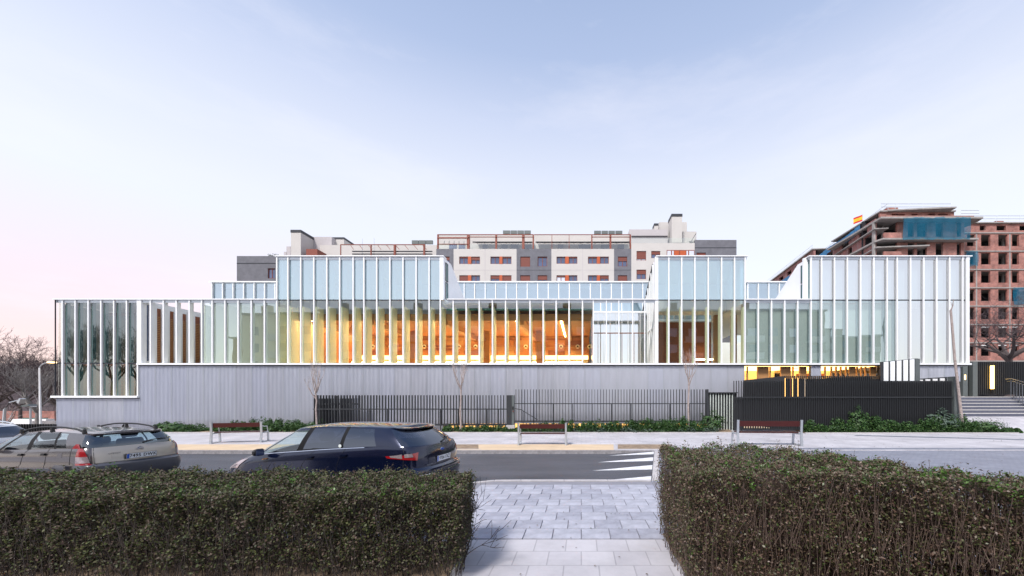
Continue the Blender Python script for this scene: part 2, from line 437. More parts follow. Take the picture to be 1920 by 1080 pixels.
# far pavement
sheet('far_pavement', [(-70, 13.9), (60, 13.9), (60, 60), (-28, 60), (-28, 24), (-70, 24)], .12, M_pave, -0.31)
sheet('ochre_pavement_band', [(wx(300, 14), 13.93), (wx(1150, 14.2), 13.93), (wx(1150, 15.6), 15.55), (wx(300, 15.6), 15.55)], .125, M_ochre, .08)
sheet('pavement_dark_band', [(3.2, 14.05), (60, 14.05), (60, 14.5), (3.2, 14.5)], .125, M_darkband, .08)
bm_ = MB(); bm_.quad((13.5, 19.0, .126), (13.9, 19.4, .126), (27, 15.4, .126), (26.4, 15.0, .126)); structure(bm_.build('pavement_diagonal_band', M_darkband))
for a, b in ((856, 898), (1158, 1254)):
    sheet('tree_pit', [(wx(a, 14.2), 14.15), (wx(b, 14.2), 14.15), (wx(b, 15.6), 15.5), (wx(a, 15.6), 15.5)], .129, M_soil, .05)
    e = MB()
    for (xa, ya, xb, yb) in ((wx(a,14.2)-.1, 14.05, wx(b,14.2)+.1, 14.15), (wx(a,15.6)-.1, 15.5, wx(b,15.6)+.1, 15.6)): e.box(xa, xb, ya, yb, .05, .134)
    structure(e.build('tree_pit_edging', M_edge))
# kerb stones, each its own piece
kerb = thing('kerb', None, None, (0, 13.83, 0)); kerb['kind'] = 'structure'
km = [MB().box(-.495, .495, -.07, .07, -.1, .123 + dz).mesh('kerb_stone', M_kerb) for dz in (0, .002)]
x = 2.05; i = 0
while x > -30:
    place(km[i % 2], 'kerb_stone', kerb, (x, 13.83 + rng.uniform(-.004, .004), 0)); x -= 1.0; i += 1
# near pavement and its bulb-out, with separate pavers where they show large
sheet('near_pavement', [(-70, -14), (60, -14), (60, 8.8), (-1.95, 8.8), (-2.35, 8.6), (-3.3, 5.9), (-70, 5.9)], .106, M_joint, -0.33)
sheet('near_pavement_side', [(2.0, -14), (60, -14), (60, 8.8), (2.0, 8.8)], .12, M_pave2, .05)
sheet('near_pavement_verge', [(-70, -14), (2.0, -14), (2.0, 5.2), (-70, 5.2)], .118, M_pave, .05)
pav = thing('pavers', None, None, (0, 7, .106)); pav['kind'] = 'structure'
pm = [MB().box(-.193, .193, -.193, .193, 0, .016).mesh('paver', m_) for m_ in (M_paver, M_paver2, M_paver)]
for iy in range(9):
    for ix in range(14):
        cx, cy = -3.4 + ix * .4 + (iy % 2) * .2, 5.42 + iy * .4
        if cy > 8.6 or cx > 1.82: continue
        if cx - .2 < -3.25 + (cy - 5.9) * .33: continue
        place(rng.choice(pm), 'paver', pav, (cx, cy, .106 + rng.uniform(-.002, .003)))
ek = thing('near_kerb', None, None, (0, 8.8, 0)); ek['kind'] = 'structure'
M_kerbl = mat('pale_kerb', (0.45, 0.43, 0.44), 0.8, var=0.2, scale=6)
pts = [(1.6, 8.87), (.6, 8.87), (-.4, 8.87), (-1.4, 8.87), (-2.0, 8.84), (-2.42, 8.62), (-2.75, 7.7), (-3.05, 6.8), (-3.35, 5.9)]
for (xa, ya), (xb, yb) in zip(pts[:-1], pts[1:]):
    L_ = math.hypot(xb-xa, yb-ya)
    o = MB().box(-L_/2+.005, L_/2-.005, -.06, .06, -.1, .128).build('kerb_stone', M_kerbl, ek, local=True)
    o.location = Vector(((xa+xb)/2, (ya+yb)/2, 0)) - ek.location; o.rotation_euler = (0, 0, math.atan2(yb-ya, xb-xa))
# planting beds
BEDS = [(286, 592, 20.5), (828, 1372, 20.5), (1495, 1880, 20.3)]
for a, b, y0 in BEDS:
    sheet('planting_soil', [(wx(a, 21), y0), (wx(b, 21), y0), (wx(b, 22), 22.5), (wx(a, 22), 22.5)], .15, M_soil, .05)
    e = MB(); e.box(wx(a, 21), wx(b, 21), y0 - .1, y0, .05, .17); structure(e.build('planting_edging', M_edge))
# plaza rising to the steps on the right
pl = MB(); pl.add([(19.9, 21.2, .124), (60, 21.2, .124), (60, 24.0, .82), (23.0, 24.0, .82), (22.3, 23.0, .6)], [(0, 1, 2, 3, 4)])
structure(pl.build('plaza_ramp', M_pave))

# ------------------------------------------------------------------ the long glazed pavilion
pv = thing('pavilion', 'long white-finned glass pavilion over a corrugated grey metal base', 'building', (-5, D + 8, 0))
Zs, Zl, Zt, Zb = fz(681), fz(562), fz(481), fz(742)
FIN = dict(
 boxl=[116.3,140.5,164.9,188.8,212.9,236.8],
 porch=[281.6,305.9,330.2,354.5],
 low1=[377.8,397.4,421.5,446.1,470.8,495.4],
 towa=[518.7,539.5,563.6,588.2,612.6,636.7,661.9,682.1,706.2,730.9,755.5,780.1,804.5,825.3],
 hall=[849.6,873.9,898.5,923.2,947.8,969,993.7,1018.3,1042.7,1067,1092.2],
 open=[1112.4,1137,1160.4,1186.3,1209],
 towb=[1233.2,1254.2,1278.3,1303,1328.1,1353.2,1377.6,1397.2],
 low2=[1422.2,1447,1471.7,1496.1],
 towc=[1521.2,1540.8,1565,1589,1614,1638.7,1663.7,1682.5,1707.7,1732.4,1756.7,1781,1805.6])
FW = .037
def finmesh(z0, z1, y0=0.0, y1=.10, w=FW):
    mb = MB(); mb.box(-w, w, y0, y1, z0, z1); mb.cur = 0
    return mb.mesh('fin', M_white)
fin_porch = finmesh(Zs, Zl, 0, .24)
fin_low, fin_high, fin_box, fin_thin = finmesh(Zs, Zl), finmesh(Zs, Zt), finmesh(Zb, Zl), finmesh(Zs, Zl, w=.03)
for k, lst in FIN.items():
    me = {'boxl': fin_box, 'towa': fin_high, 'towb': fin_high, 'towc': fin_high, 'open': fin_thin, 'porch': fin_porch}.get(k, fin_low)
    for p in lst: place(me, 'fin', pv, (fx(p), D, 0))
for p, me in ((257.5, fin_box), (262, fin_low)): place(me, 'fin', pv, (fx(p), D, 0))
# caps, sills, transoms
def bar(name, xa, xb, ya, yb, za, zb, m_, par=pv): return MB().box(xa, xb, ya, yb, za, zb).build(name, m_, par)
YG = D + .10
for a, b, z in ((100, 519.5, Zl), (838, 1233.5, Zl), (1397, 1521.5, Zl), (516, 832, Zt), (1230, 1402, Zt), (1516, 1822, Zt)):
    bar('roof_cap', fx(a), fx(b), D - .05, D + .5, z, z + .055, M_white)
    bar('head_profile', fx(a)+.05, fx(b)-.05, D + .05, D + .095, z - .16, z - .003, M_galv)
bar('sill', fx(258), fx(1820), D - .07, D + .3, Zs - .10, Zs, M_white)
bar('sill_shadow_strip', fx(260), fx(1818), D + .02, D + .25, Zs - .155, Zs - .103, M_gasket)  # dark-coloured strip set in as the shadow line under the sill
bar('sill', fx(98), fx(260), D - .09, D + .3, Zb - .12, Zb, M_white)
bar('sill_shadow_strip', fx(103), fx(260), D + .02, D + .25, Zb - .17, Zb - .123, M_gasket)  # painted shadow line again, under the end block's sill
for a, b in ((519, 826), (1234, 1397), (1522, 1818)): bar('transom', fx(a), fx(b), YG - .03, YG - .005, Zl - .03, Zl + .03, M_gasket)
bar('transom', fx(103), fx(257), YG - .03, YG - .005, Zs - .04, Zs + .03, M_gasket)
bar('end_frame', fx(103.2), fx(104), D - .02, D + .03, Zb, Zl, M_gasket)
bar('end_frame', fx(1812), fx(1818), D, D + .5, Zs, Zt, M_white)
bar('corner_post', fx(825.3), fx(831.5), D + .003, D + .3, Zl, Zt, M_white)
bar('corner_post', fx(1511.5), fx(1520), D + .25, D + .4, Zl, Zt, M_white)
bar('corner_post', fx(258), fx(264.5), D + .003, D + .3, Zs, Zl, M_white)
bar('corner_post', fx(1228.5), fx(1232.4), D + .003, D + .3, Zs, Zt, M_white)

panes = {}
def pane(pa, pb, za, zb, m_, y=YG, name='pane'):
    w = round(fx(pb) - fx(pa), 2); k = (w, round(za, 2), round(zb, 2), m_.name)
    if k not in panes: panes[k] = MB().box(-w/2 + .012, w/2 - .012, 0, .02, za + .004, zb - .004).mesh(name, m_)
    o = place(panes[k], name, pv, ((fx(pa) + fx(pb)) / 2, y, 0))
    o.rotation_euler = (rng.uniform(-.0012, .0012), 0, rng.uniform(-.0016, .0016))
def run(lst, m_lo, zlo=Zs, zhi=Zl, m_up=None):
    for a, b in zip(lst[:-1], lst[1:]):
        pane(a, b, zlo, zhi, m_lo)
        if m_up: pane(a, b, Zl, Zt, m_up)
bx = [104.5] + FIN['boxl'] + [257]
run(bx, M_glasslow, Zb, Zs); run(bx, M_glasslow, Zs, Zl)
run(FIN['low1'] + [518.7], M_glass)
run(FIN['towa'], M_glasslow, m_up=M_glasshi)
run([825.3] + FIN['hall'] + [1112.4], M_glasslow)
run(FIN['towb'], M_glasslow, m_up=M_glasshi)
run([1397.2] + FIN['low2'] + [1521.2], M_glass)
run(FIN['towc'][:8], M_glass, m_up=M_glassc)
run(FIN['towc'][7:] + [1815], M_glassc, m_up=M_glassc)

# fins inside the glass
def reveal(lst, m_, dep, za, zb, th=.03, off=0.0):
    me = MB().box(-th, th, 0, dep, za, zb).mesh('inner_fin', m_)
    for p in lst: place(me, 'inner_fin', pv, (fx(p) + off, D + .2, 0))
reveal(FIN['low1'], M_cream, .75, Zs, 7.55)
reveal(FIN['towa'], M_cream, .62, Zs, 7.45, .05)
reveal(FIN['hall'], M_cream, .62, Zs, 7.45, .05)
reveal(FIN['towb'], M_cream, .35, Zs, 7.45)
reveal(FIN['boxl'], M_teal, .16, Zb, 7.7)
reveal(FIN['low2'] + FIN['towc'], M_teal, .20, Zs, 7.78)  # teal fins added to stand for the outer fins' reflections in the glass
reveal(FIN['towc'], M_teal, .20, 7.85, 10.3)  # the same reflection strips in teal, upper right tower
reveal(FIN['towa'] + FIN['towb'], M_white, .5, 7.85, 10.3)

# corrugated cladding: one piece per sheet
def cladmesh(w, z0, z1, m_, pitch=.0775, dep=.036):
    n = max(1, round(w / pitch)); p = w / n; pts = []
    for i in range(n):
        x = -w/2 + i * p
        pts += [(x + .005, 0), (x + p*.40, 0), (x + p*.52, dep), (x + p*.88, dep)]
    pts.append((w/2 - .006, 0))
    vs_ = []; fs_ = []
    for (x, y) in pts: vs_ += [(x, y, z0), (x, y, z1)]
    for i in range(len(pts)-1): fs_.append((2*i, 2*i+2, 2*i+3, 2*i+1))
    mb = MB(); mb.add(vs_, fs_); return mb.mesh('cladding_sheet', m_)
CLADS = []
for q_, (tone, rr) in enumerate((((0.63, 0.65, 0.72), .38), ((0.66, 0.675, 0.74), .34), ((0.60, 0.62, 0.70), .42), ((0.62, 0.635, 0.70), .36))):
    cm_ = mat('corrugated_sheet_tone', tone, rr, metal=0.55, var=0.10, scale=1.6, stretch=(1, 1, 0.12))
    # rain splash dirt along the foot and faint streaks from the top edge
    n_, l_ = cm_.node_tree.nodes, cm_.node_tree.links; b_ = n_['Principled BSDF']
    src_ = b_.inputs['Base Color'].links[0].from_socket
    t_ = n_.new('ShaderNodeTexCoord'); s_ = n_.new('ShaderNodeSeparateXYZ'); l_.new(t_.outputs['Object'], s_.inputs[0])
    no_ = n_.new('ShaderNodeTexNoise'); no_.inputs['Scale'].default_value = 3.0 + q_; no_.inputs['Detail'].default_value = 6; l_.new(t_.outputs['Object'], no_.inputs['Vector'])
    r1 = n_.new('ShaderNodeMapRange'); r1.inputs['From Min'].default_value = .75; r1.inputs['From Max'].default_value = .1; l_.new(s_.outputs['Z'], r1.inputs['Value'])
    mu = n_.new('ShaderNodeMath'); mu.operation = 'MULTIPLY'; l_.new(r1.outputs[0], mu.inputs[0]); l_.new(no_.outputs['Fac'], mu.inputs[1])
    mx_ = n_.new('ShaderNodeMix'); mx_.data_type = 'RGBA'; l_.new(mu.outputs[0], mx_.inputs['Factor']); l_.new(src_, mx_.inputs['A']); mx_.inputs['B'].default_value = (.24, .22, .21, 1)
    l_.new(mx_.outputs['Result'], b_.inputs['Base Color']); CLADS.append(cm_)
def clad(pa, pb, z0, z1, w=.932):
    xa, xb = fx(pa), fx(pb); n = max(1, round((xb - xa) / w)); ww = (xb - xa) / n
    mes = []
    for m_ in CLADS: mes.append(cladmesh(ww, z0, z1, m_))
    sm_ = MB().box(-.010, .010, -.008, .03, z0, z1).mesh('cladding_seam', M_galv)
    for i in range(n):
        o = place(rng.choice(mes), 'cladding_sheet', pv, (xa + (i + .5) * ww, D + .06 + rng.uniform(-.003, .003), 0)); o.rotation_euler = (rng.uniform(-.0008, .0008), 0, rng.uniform(-.004, .004))
        place(sm_, 'cladding_seam', pv, (xa + i * ww, D + .06, 0))
clad(103.5, 260, .05, Zb - .125)
clad(260, 830, .05, Zs - .158)
clad(830, 1334, .46, Zs - .158)
clad(1334, 1397, .05, Zs - .158)
clad(1522, 1541, .05, Zs - .158)
clad(1652, 1803, 2.96, Zs - .158)
MB().box(fx(103.5), fx(260), D + .12, D + .3, 0, Zb - .17).box(fx(260), fx(830), D + .12, D + .3, 0, Zs - .16).box(fx(830), fx(1334), D + .12, D + .3, .46, Zs - .16) \
    .box(fx(1334), fx(1397), D + .12, D + .3, 0, Zs - .16).box(fx(1522), fx(1541), D + .12, D + .3, 0, Zs - .16).box(fx(1652), fx(1803), D + .12, D + .3, 2.96, Zs - .16).box(fx(1652), fx(1785), D + .12, D + .3, 0, 2.95) \
    .box(fx(1397), fx(1522), D + .12, D + .3, 0, 2.5).box(fx(1541), fx(1652), D + .12, D + .3, 0, 2.5).build('base_wall', M_darksteel, pv)
# warm strip of low windows at the foot of the base
bar('low_window_lining', fx(830), fx(1334), D + 1.2, D + 1.3, 0, .46, M_lowglow)
lw = MB()
for i in range(52):
    xx = fx(830) + (i + rng.uniform(.1, .9)) * (fx(1334) - fx(830)) / 52
    lw.box(xx, xx + rng.uniform(.04, .2), D + .5, D + .56, 0, .46)
tag(lw.build('low_window_blinds', M_creamwall, pv), kind='stuff')
# end and back walls, floors, roofs
bar('end_wall', fx(103.4) , fx(103.4) + .12, D + .32, 40, 0, Zb, M_clad)
bar('end_glass', fx(103.4) , fx(103.4) + .03, D + .32, 40, Zb, Zl - .16, M_frost)
bar('end_wall', fx(1818) - .14, fx(1818) - .02, D + .52, 40, Zs - .1, Zt, M_whitewall)
bar('soffit', fx(1652), fx(1817), D + .31, 40, Zs - .16, Zs - .10, M_whitewall)
bar('end_wall', fx(1785) - .14, fx(1785), D + .31, 27, 0, Zs - .17, M_darksteel)
bar('back_wall', fx(103.5), fx(1785), 40, 40.2, 0, 7.7, M_whitewall)
bar('floor', fx(260), fx(1396), D + .32, 40, Zs - .3, Zs - .02, M_creamwall)
bar('floor', fx(1396), fx(1816), D + 4.5, 40, Zs - .3, Zs - .02, M_creamwall)
bar('floor', fx(1396), fx(1816), D + .32, D + 4.5, Zs - .09, Zs - .02, M_creamwall)
bar('floor', fx(104), fx(259), D + .32, 40, Zb - .3, Zb - .02, M_creamwall)
bar('low_roof', fx(104), fx(258), D + .5, 40, Zl - .15, Zl - .01, M_whitewall)
bar('low_roof', fx(378), fx(518), D + .5, 40, Zl - .15, Zl - .01, M_whitewall)
bar('low_roof', fx(831), fx(1112), D + .5, 40, Zl - .15, Zl - .01, M_whitewall)
bar('low_roof', fx(1398), fx(1521), D + .5, 40, Zl - .15, Zl - .01, M_whitewall)
bar('low_roof', fx(1112), fx(1232), D + 3.6, 40, Zl - .15, Zl - .01, M_whitewall)

# the three towers: flat top, then a roof sloping back
prof = [(D + .3, Zl - .2), (D + .3, Zt), (24.2, Zt), (26.9, 8.97), (28.3, 8.2), (28.3, Zl - .2)]
roofp = [(D + .5, Zt - .12), (D + .5, Zt - .003), (24.2, Zt - .003), (26.9, 8.967), (28.3, 8.197), (28.3, 8.05), (26.9, 8.82), (24.14, Zt - .12)]
def tower(pa, pb, left_glass=False):
    for x_, inner in ((fx(pa), 1), (fx(pb), -1)):
        if left_glass and inner == 1: continue
        MB().prism(prof, 'x', x_, x_ + .14 * inner).build('tower_side_wall', M_whitewall, pv)
    MB().prism(roofp, 'x', fx(pa) + .145, fx(pb) - .145).build('tower_roof', M_whitewall, pv)
tower(519, 831)
tower(1233, 1396.5, True)
tower(1520.5, 1817)
def side_window(x_, face, y0, y1, z0, z1, m_):
    f = MB()
    xa, xb = (x_, x_ + .04 * face)
    for (a, b, c, d_) in ((y0, y0 + .04, z0, z1), (y1 - .04, y1, z0, z1), (y0 + .04, y1 - .04, z0, z0 + .04), (y0 + .04, y1 - .04, z1 - .04, z1)):
        f.box(xa, xb, a, b, c, d_)
    w = f.build('side_window', M_gasket, pv)
    MB().box(x_ + .002 * face, x_ + .025 * face, y0 + .04, y1 - .04, z0 + .04, z1 - .04).build('pane', m_, w)
side_window(fx(831), 1, 23.15, 23.55, 9.05, 10.15, M_glass_side := mat('side_glass', (.10, .20, .20), 0.08, spec=1.0))
side_window(fx(831), 1, 23.15, 23.55, 7.95, 8.98, M_glass_side)
side_window(fx(1520.5), -1, 23.3, 23.8, 9.05, 10.15, M_glass_side)
side_window(fx(1520.5), -1, 23.3, 23.8, 7.95, 8.98, M_glass_side)
# middle tower: glazed left flank with mullions, down to the terrace
xg = fx(1233) + .02
MB().prism([(D + .3, Zs), (D + .3, Zt), (24.2, Zt), (26.9, 8.97), (28.3, 8.2), (28.3, Zs)], 'x', xg, xg + .02).build('flank_glass', M_glass, pv)
for yy in (23.3, 23.75, 24.2, 24.8, 25.4, 26.0, 26.6):
    zt_ = Zt if yy <= 24.2 else Zt - (yy - 24.2) * (Zt - 8.97) / 2.7
    MB().box(xg - .09, xg - .005, yy - .03, yy + .03, Zs, zt_ - .02).build('flank_mullion', M_white, pv)
MB().box(xg - .07, xg - .01, D + .35, 26.3, 6.37, 6.43).build('flank_transom', M_white, pv)
MB().tube([(xg - .05, 24.2, Zt), (xg - .05, 26.9, 8.97), (xg - .05, 28.3, 8.2)], .05).build('flank_edge', M_gasket, pv)
# terrace behind the open screen: glass wall with mullions
YT = 26.3
xt0, xt1 = fx(1112.4) + .02, fx(1233) - .1
for (za, zb, m_) in ((Zs, 6.38, M_glassc), (6.44, Zl - .02, M_glassc)):
    n = 9; w = (xt1 - xt0) / n
    for i in range(n):
        MB().box(xt0 + i*w + .01, xt0 + (i+1)*w - .01, YT, YT + .02, za, zb).build('pane', m_, pv)
        MB().box(xt0 + i*w - .012, xt0 + i*w + .012, YT - .07, YT - .003, za, zb).build('terrace_mullion', M_rust if za == Zs and i % 2 else M_white, pv)
bar('terrace_transom', xt0, xt1, YT - .05, YT + .03, 6.382, 6.438, M_louver)
bar('terrace_head', xt0, xt1, YT - .05, YT + .1, Zl - .02, Zl + .1, M_white)
bar('terrace_backing', xt0, xt1, YT + .6, YT + .7, Zs, Zl - .02, M_frostwhite)
bar('terrace_wood_panel', xt0 + .02, xt0 + .55, YT + .1, YT + .2, Zs, 6.3, M_interior)
bar('terrace_wood_panel', xt1 - 1.0, xt1 - .35, YT + .1, YT + .2, Zs, 6.3, M_interior)
bar('hall_flank_glass', fx(1112.4) - .02, fx(1112.4), D + .3, YT, Zs, Zl - .2, M_glass)
# left porch: white side wall of the end block with tall windows and timber louvres
xw = fx(260)
xf = Matrix.Translation((xw, 0, 0)) @ Matrix(((0, 1, 0, 0), (1, 0, 0, 0), (0, 0, 1, 0), (0, 0, 0, 1)))
ops = [(23.10, 23.24, 4.2, 7.60), (23.66, 23.92, Zs, 7.50), (24.40, 24.66, Zs, 7.50), (25.18, 25.44, Zs, 7.50), (26.0, 26.36, Zs, 7.50), (27.1, 27.6, Zs, 7.6)]
mbw = MB(xf); wall_open(mbw, D + .32, 40, Zb, Zl, 0, .14, ops); mbw.build('porch_side_wall', M_whitewall, pv)
for i, (a, b, c, d_) in enumerate(ops):
    mb = MB(xf); mb.box(a + .01, b - .01, .08, .095, c, d_)
    mb.build('pane', M_bluepane if i == 0 else M_louver, pv)
    if i:
        lv = MB(xf); z_ = c + .05
        while z_ < 7.0: lv.box(a + .02, b - .03, .10, .13, z_, z_ + .045); z_ += .11
        lv.build('louvres', M_interior, pv)
bar('porch_back_wall', fx(260) + .3, fx(378), 33.8, 34, Zs, 6.9, M_whitewall)
bar('porch_partition', fx(377.8) + .05, fx(377.8) + .08, D + .32, 34, Zs, 6.9, M_glass)

# ---- rooms seen through the glass
# end block: curtain, timber columns, bracing rods
bar('curtain', fx(150), fx(256), D + 1.25, D + 1.3, Zs + .1, 7.1, M_olive)
bar('curtain', fx(160), fx(256), D + 1.25, D + 1.3, Zb, Zs - .15, mat('tan_curtain', (.20, .17, .095), .8))
bar('dark_panelling', fx(104), fx(155), D + 2.6, D + 2.7, Zb, 7.6, M_louver)
bar('inner_floor_edge', fx(105), fx(256), D + .34, D + 1.2, Zs - .1, Zs - .02, M_louver)
for p in (178, 202, 226, 247):
    st = MB(); z_ = Zb
    while z_ < Zs - .25: st.box(fx(p), fx(p) + .18, D + 1.15, D + 1.22, z_, z_ + .14); z_ += .2
    st.build('timber_shelf_column', M_interior, pv)
for (pa, za, pb, zb) in ((150, 6.6, 185, 5.3), (175, 5.6, 205, 4.4), (200, 4.4, 232, 6.4), (222, 5.4, 250, 6.9), (150, 2.4, 180, 3.6), (218, 3.4, 250, 2.3)):
    MB().tube([(fx(pa), D + 1.1, za), (fx(pb), D + 1.1, zb)], .018, 5).build('bracing_rod', M_gasket, pv)
# cream rooms left of the hall
bar('room_back_wall', fx(378), fx(536), D + 2.4, D + 2.5, Zs, 7.6, M_creamwall)
bar('room_partition', fx(536), fx(538), D + .9, D + 2.5, Zs, 7.6, M_creamwall)
for (pa, za, pb, zb) in ((566, 6.6, 590, 5.9), (590, 6.0, 607, 5.1), (607, 5.1, 590, 4.4), (616, 5.6, 636, 6.3), (640, 6.3, 660, 7.0), (616, 4.9, 640, 4.3), (566, 4.3, 584, 4.9)):
    MB().tube([(fx(pa), D + .9, za), (fx(pb), D + .9, zb)], .014, 5).build('bracing_rod', M_gasket, pv)
# the hall: timber back wall and ceiling, light lines, ball nozzles
hx0, hx1 = fx(538), fx(1110); HB = 30.6; HC = 6.85
bar('hall_back_wall', hx0, hx1, HB + .03, HB + .13, Zs, HC + .5, M_hallwall)
hw = [MB().box(-.66, .66, -.025, 0, -.19, .19).mesh('wall_board', m_) for m_ in (M_hallwall, M_interior, M_louver, M_hallwall)]
for r_ in range(4):
    xx = hx0 + .7 + (r_ % 2) * .6
    while xx < hx1 - .7: place(rng.choice(hw), 'wall_board', pv, (xx, HB + .02, 5.55 + r_ * .4)); xx += 1.345
for z_ in (5.95, 6.72): bar('ledge_rail', hx0 + .1, hx1 - .1, HB - .10, HB - .01, z_, z_ + .05, M_interior)
bar('hall_side_wall', hx0, hx0 + .08, D + 2.5, HB - .01, Zs, HC + .5, M_hallwall)
bar('hall_ceiling', hx0, hx1, D + .9, HB, HC, HC + .08, M_hallwall)
bar('hall_head_beam', hx0, hx1, D + .86, D + .895, HC - .12, HC + .3, M_interior)
bar('green_beam', fx(832), hx1, D + .5, D + .6, 7.3, 7.42, M_tealbeam)
for p in (585, 690, 828, 968, 1052):
    xx = wx(p, D + 1.2)
    MB().box(xx - .035, xx + .035, D + 1.0, HB - .3, HC - .07, HC - .004).build('light_line', M_led, pv)
    MB().box(xx + .2, xx + .5, D + .95, HB - .1, HC - .35, HC - .004).build('ceiling_beam', M_interior, pv)
bar('light_trough', hx0 + .1, hx1 - .1, HB - .16, HB - .02, 5.02, 5.32, M_ledsoft)
bar('hall_dado', hx0 + .1, hx1 - .1, HB - .12, HB - .02, Zs, 5.0, M_creamwall)
bar('floor_light_line', hx0 + .5, hx1 - .5, HB - 2.2, HB - 2.1, 4.55, 4.62, M_led)
noz = MB(); noz.tube([(0, 0, 0), (0, -.06, 0)], [.16, .16], 18); noz.cur = 1; noz.tube([(0, -.055, 0), (0, -.075, 0)], [.08, .08], 14)
noz = noz.mesh('ball_nozzle', [M_cream, M_black])
for i, p in enumerate((700, 733, 764, 796, 829, 861, 892, 916, 951, 986, 1019, 1052, 1083, 1105)):
    place(noz, 'ball_nozzle', pv, (wx(p, HB), HB - .01, wz(650, HB)))
for p in (618, 765, 905, 1005):
    bar('hall_column', wx(p, 28), wx(p, 28) + .5, 28, 28.4, Zs, HC, M_interior)
# middle tower room, opal panels behind the right-hand glass
bar('room_back_wall', fx(1236), fx(1395), 28.6, 28.7, Zs, 7.6, M_louver)
for p in (1340, 1372): bar('hall_column', wx(p, 26), wx(p, 26) + .35, 26, 26.3, Zs, 7.6, M_interior)
bar('light_line', fx(1345), fx(1390), 27.6, 27.7, 4.7, 4.76, M_led)
bar('opal_screen', fx(1399), fx(1690), D + .42, D + .45, Zs, Zl - .17, M_frost)
bar('opal_screen', fx(1523), fx(1812), D + .42, D + .45, Zl - .1, Zt - .13, M_frostwhite)
bar('room_back_wall', fx(1692), fx(1812), D + 1.6, D + 1.7, Zs, Zl - .17, M_louver)
for p in (1705, 1752, 1776): bar('room_curtain', fx(p), fx(p + 14), D + .6, D + .7, Zs, Zl - .3, M_creamwall)
bar('tower_back_lining', fx(521), fx(829), D + 2.6, D + 2.7, HC + .5, Zt - .9, M_whitewall)
bar('tower_back_lining', fx(1236), fx(1394), D + 2.6, D + 2.7, 7.7, Zt - .9, M_whitewall)
for lst in (FIN['towa'], FIN['towb']):
    for p in lst[1:-1:2]:
        MB().tube([(fx(p), D + .7, Zt - .3), (fx(p) + .9, D + 2.4, Zt - 1.4)], .05, 6).build('roof_strut', M_white, pv)
# lit rooms under the right half
for (a, b) in ((1397.4, 1521.8), (1541.2, 1651.5)):
    bar('lit_room_ceiling', fx(a), fx(b), D + .5, D + 4.4, Zs - .16, Zs - .12, M_glow)
    bar('lit_room_wall', fx(a), fx(b), D + 4.4, D + 4.5, 0, Zs - .17, M_creamwall)
    bar('lit_room_floor', fx(a), fx(b), D + .4, D + 4.4, 1.2, 1.3, M_creamwall)
for (a, b) in ((1428, 1447), (1470, 1489), (1506, 1519), (1640, 1651), (1600, 1612)):
    bar('timber_panel', fx(a), fx(b), D + .35, D + .4, 1.3, Zs - .17, M_interior)
for p in (1405, 1425, 1448.5, 1469, 1492, 1505, 1553, 1565, 1574, 1583, 1593, 1614, 1622, 1630):
    bar('timber_mullion', fx(p), fx(p) + .06, D + .3, D + .42, 1.3, Zs - .17, M_interior)
for (a, b, z_) in ((1398, 1424, 3.0), (1398, 1424, 3.3), (1542, 1598, 3.0), (1542, 1598, 3.35), (1614, 1638, 3.1)):
    bar('bookshelf', fx(a) , fx(b), D + 2.5, D + 2.8, z_, z_ + .22, M_louver)

# clerestory set back on the roof
YC = 28.5
cx0, cx1 = wx(400, YC), wx(1500, YC)
cm = MB().box(-.37, .37, 0, .02, Zl, 10.46).mesh('clerestory_pane', M_glasstop)
cf = MB().box(-.03, .03, -.10, .03, Zl, 10.5).mesh('clerestory_fin', M_white)
n = int((cx1 - cx0) / .777)
for i in range(n + 1):
    x_ = cx0 + i * .777
    place(cf, 'clerestory_fin', pv, (x_, YC - .02, 0))
    if i < n: place(cm, 'clerestory_pane', pv, (x_ + .3885, YC, 0))
xe = cx0 + n * .777
bar('clerestory_cap', cx0 - .15, xe + .1, YC - .2, YC + .5, 10.505, 10.58, M_white)
bar('clerestory_backing', cx0 + .1, xe - .1, YC + .8, YC + .9, Zl, 10.3, M_whitewall)
MB().prism([(YC + .05, Zl), (YC + .05, 10.5), (YC + .5, 10.5), (36, Zl)], 'x', cx0 - .06, cx0 - .01).build('clerestory_end', M_whitewall, pv)
MB().prism([(YC + .4, 10.4), (YC + .4, 10.5), (YC + .9, 10.5), (36, Zl + .1), (36, Zl)], 'x', cx0, xe).build('clerestory_roof', M_whitewall, pv)

# ------------------------------------------------------------------ dark slatted fences
def slat_mesh(z0, z1, w=.02, dp=.10, m_=None): return MB().box(-w/2, w/2, -dp/2, dp/2, z0, z1).mesh('slat', m_ or M_darksteel)
YF = 21.45
f1 = thing('slatted_fence', 'low black slatted fence with a handrail, left of the gate post', 'fence', (wx(770, YF), YF, .12))
sl = slat_mesh(wz(795, YF), wz(741, YF), .034, .11)
x_ = wx(590, YF)
while x_ < wx(949, YF): place(sl, 'slat', f1, (x_, YF, 0)); x_ += .165
MB().box(wx(589, YF), wx(950, YF), YF - .09, YF - .055, wz(768, YF), wz(766, YF)).build('rail', M_darksteel, f1)
MB().box(wx(720, YF), wx(950, YF), YF - .05, YF + .05, wz(798, YF), wz(794.5, YF)).build('bottom_rail', M_darksteel, f1)
for p in (827, 860, 896, 914, 935, 695, 763, 728, 796): MB().box(wx(p, YF) - .03, wx(p, YF) + .03, YF - .11, YF - .06, .05, wz(768, YF)).build('post', M_darksteel, f1)
g1 = thing('slatted_gate', 'black slatted double gate at the left end of the low fence', 'gate', (wx(628, 22), 22, .12))
sl = slat_mesh(.15, wz(747, 22.2), .035, .14)
x_ = wx(590, 22.2)
while x_ < wx(674, 22.2): place(sl, 'slat', g1, (x_, 22.2, 0)); x_ += .15
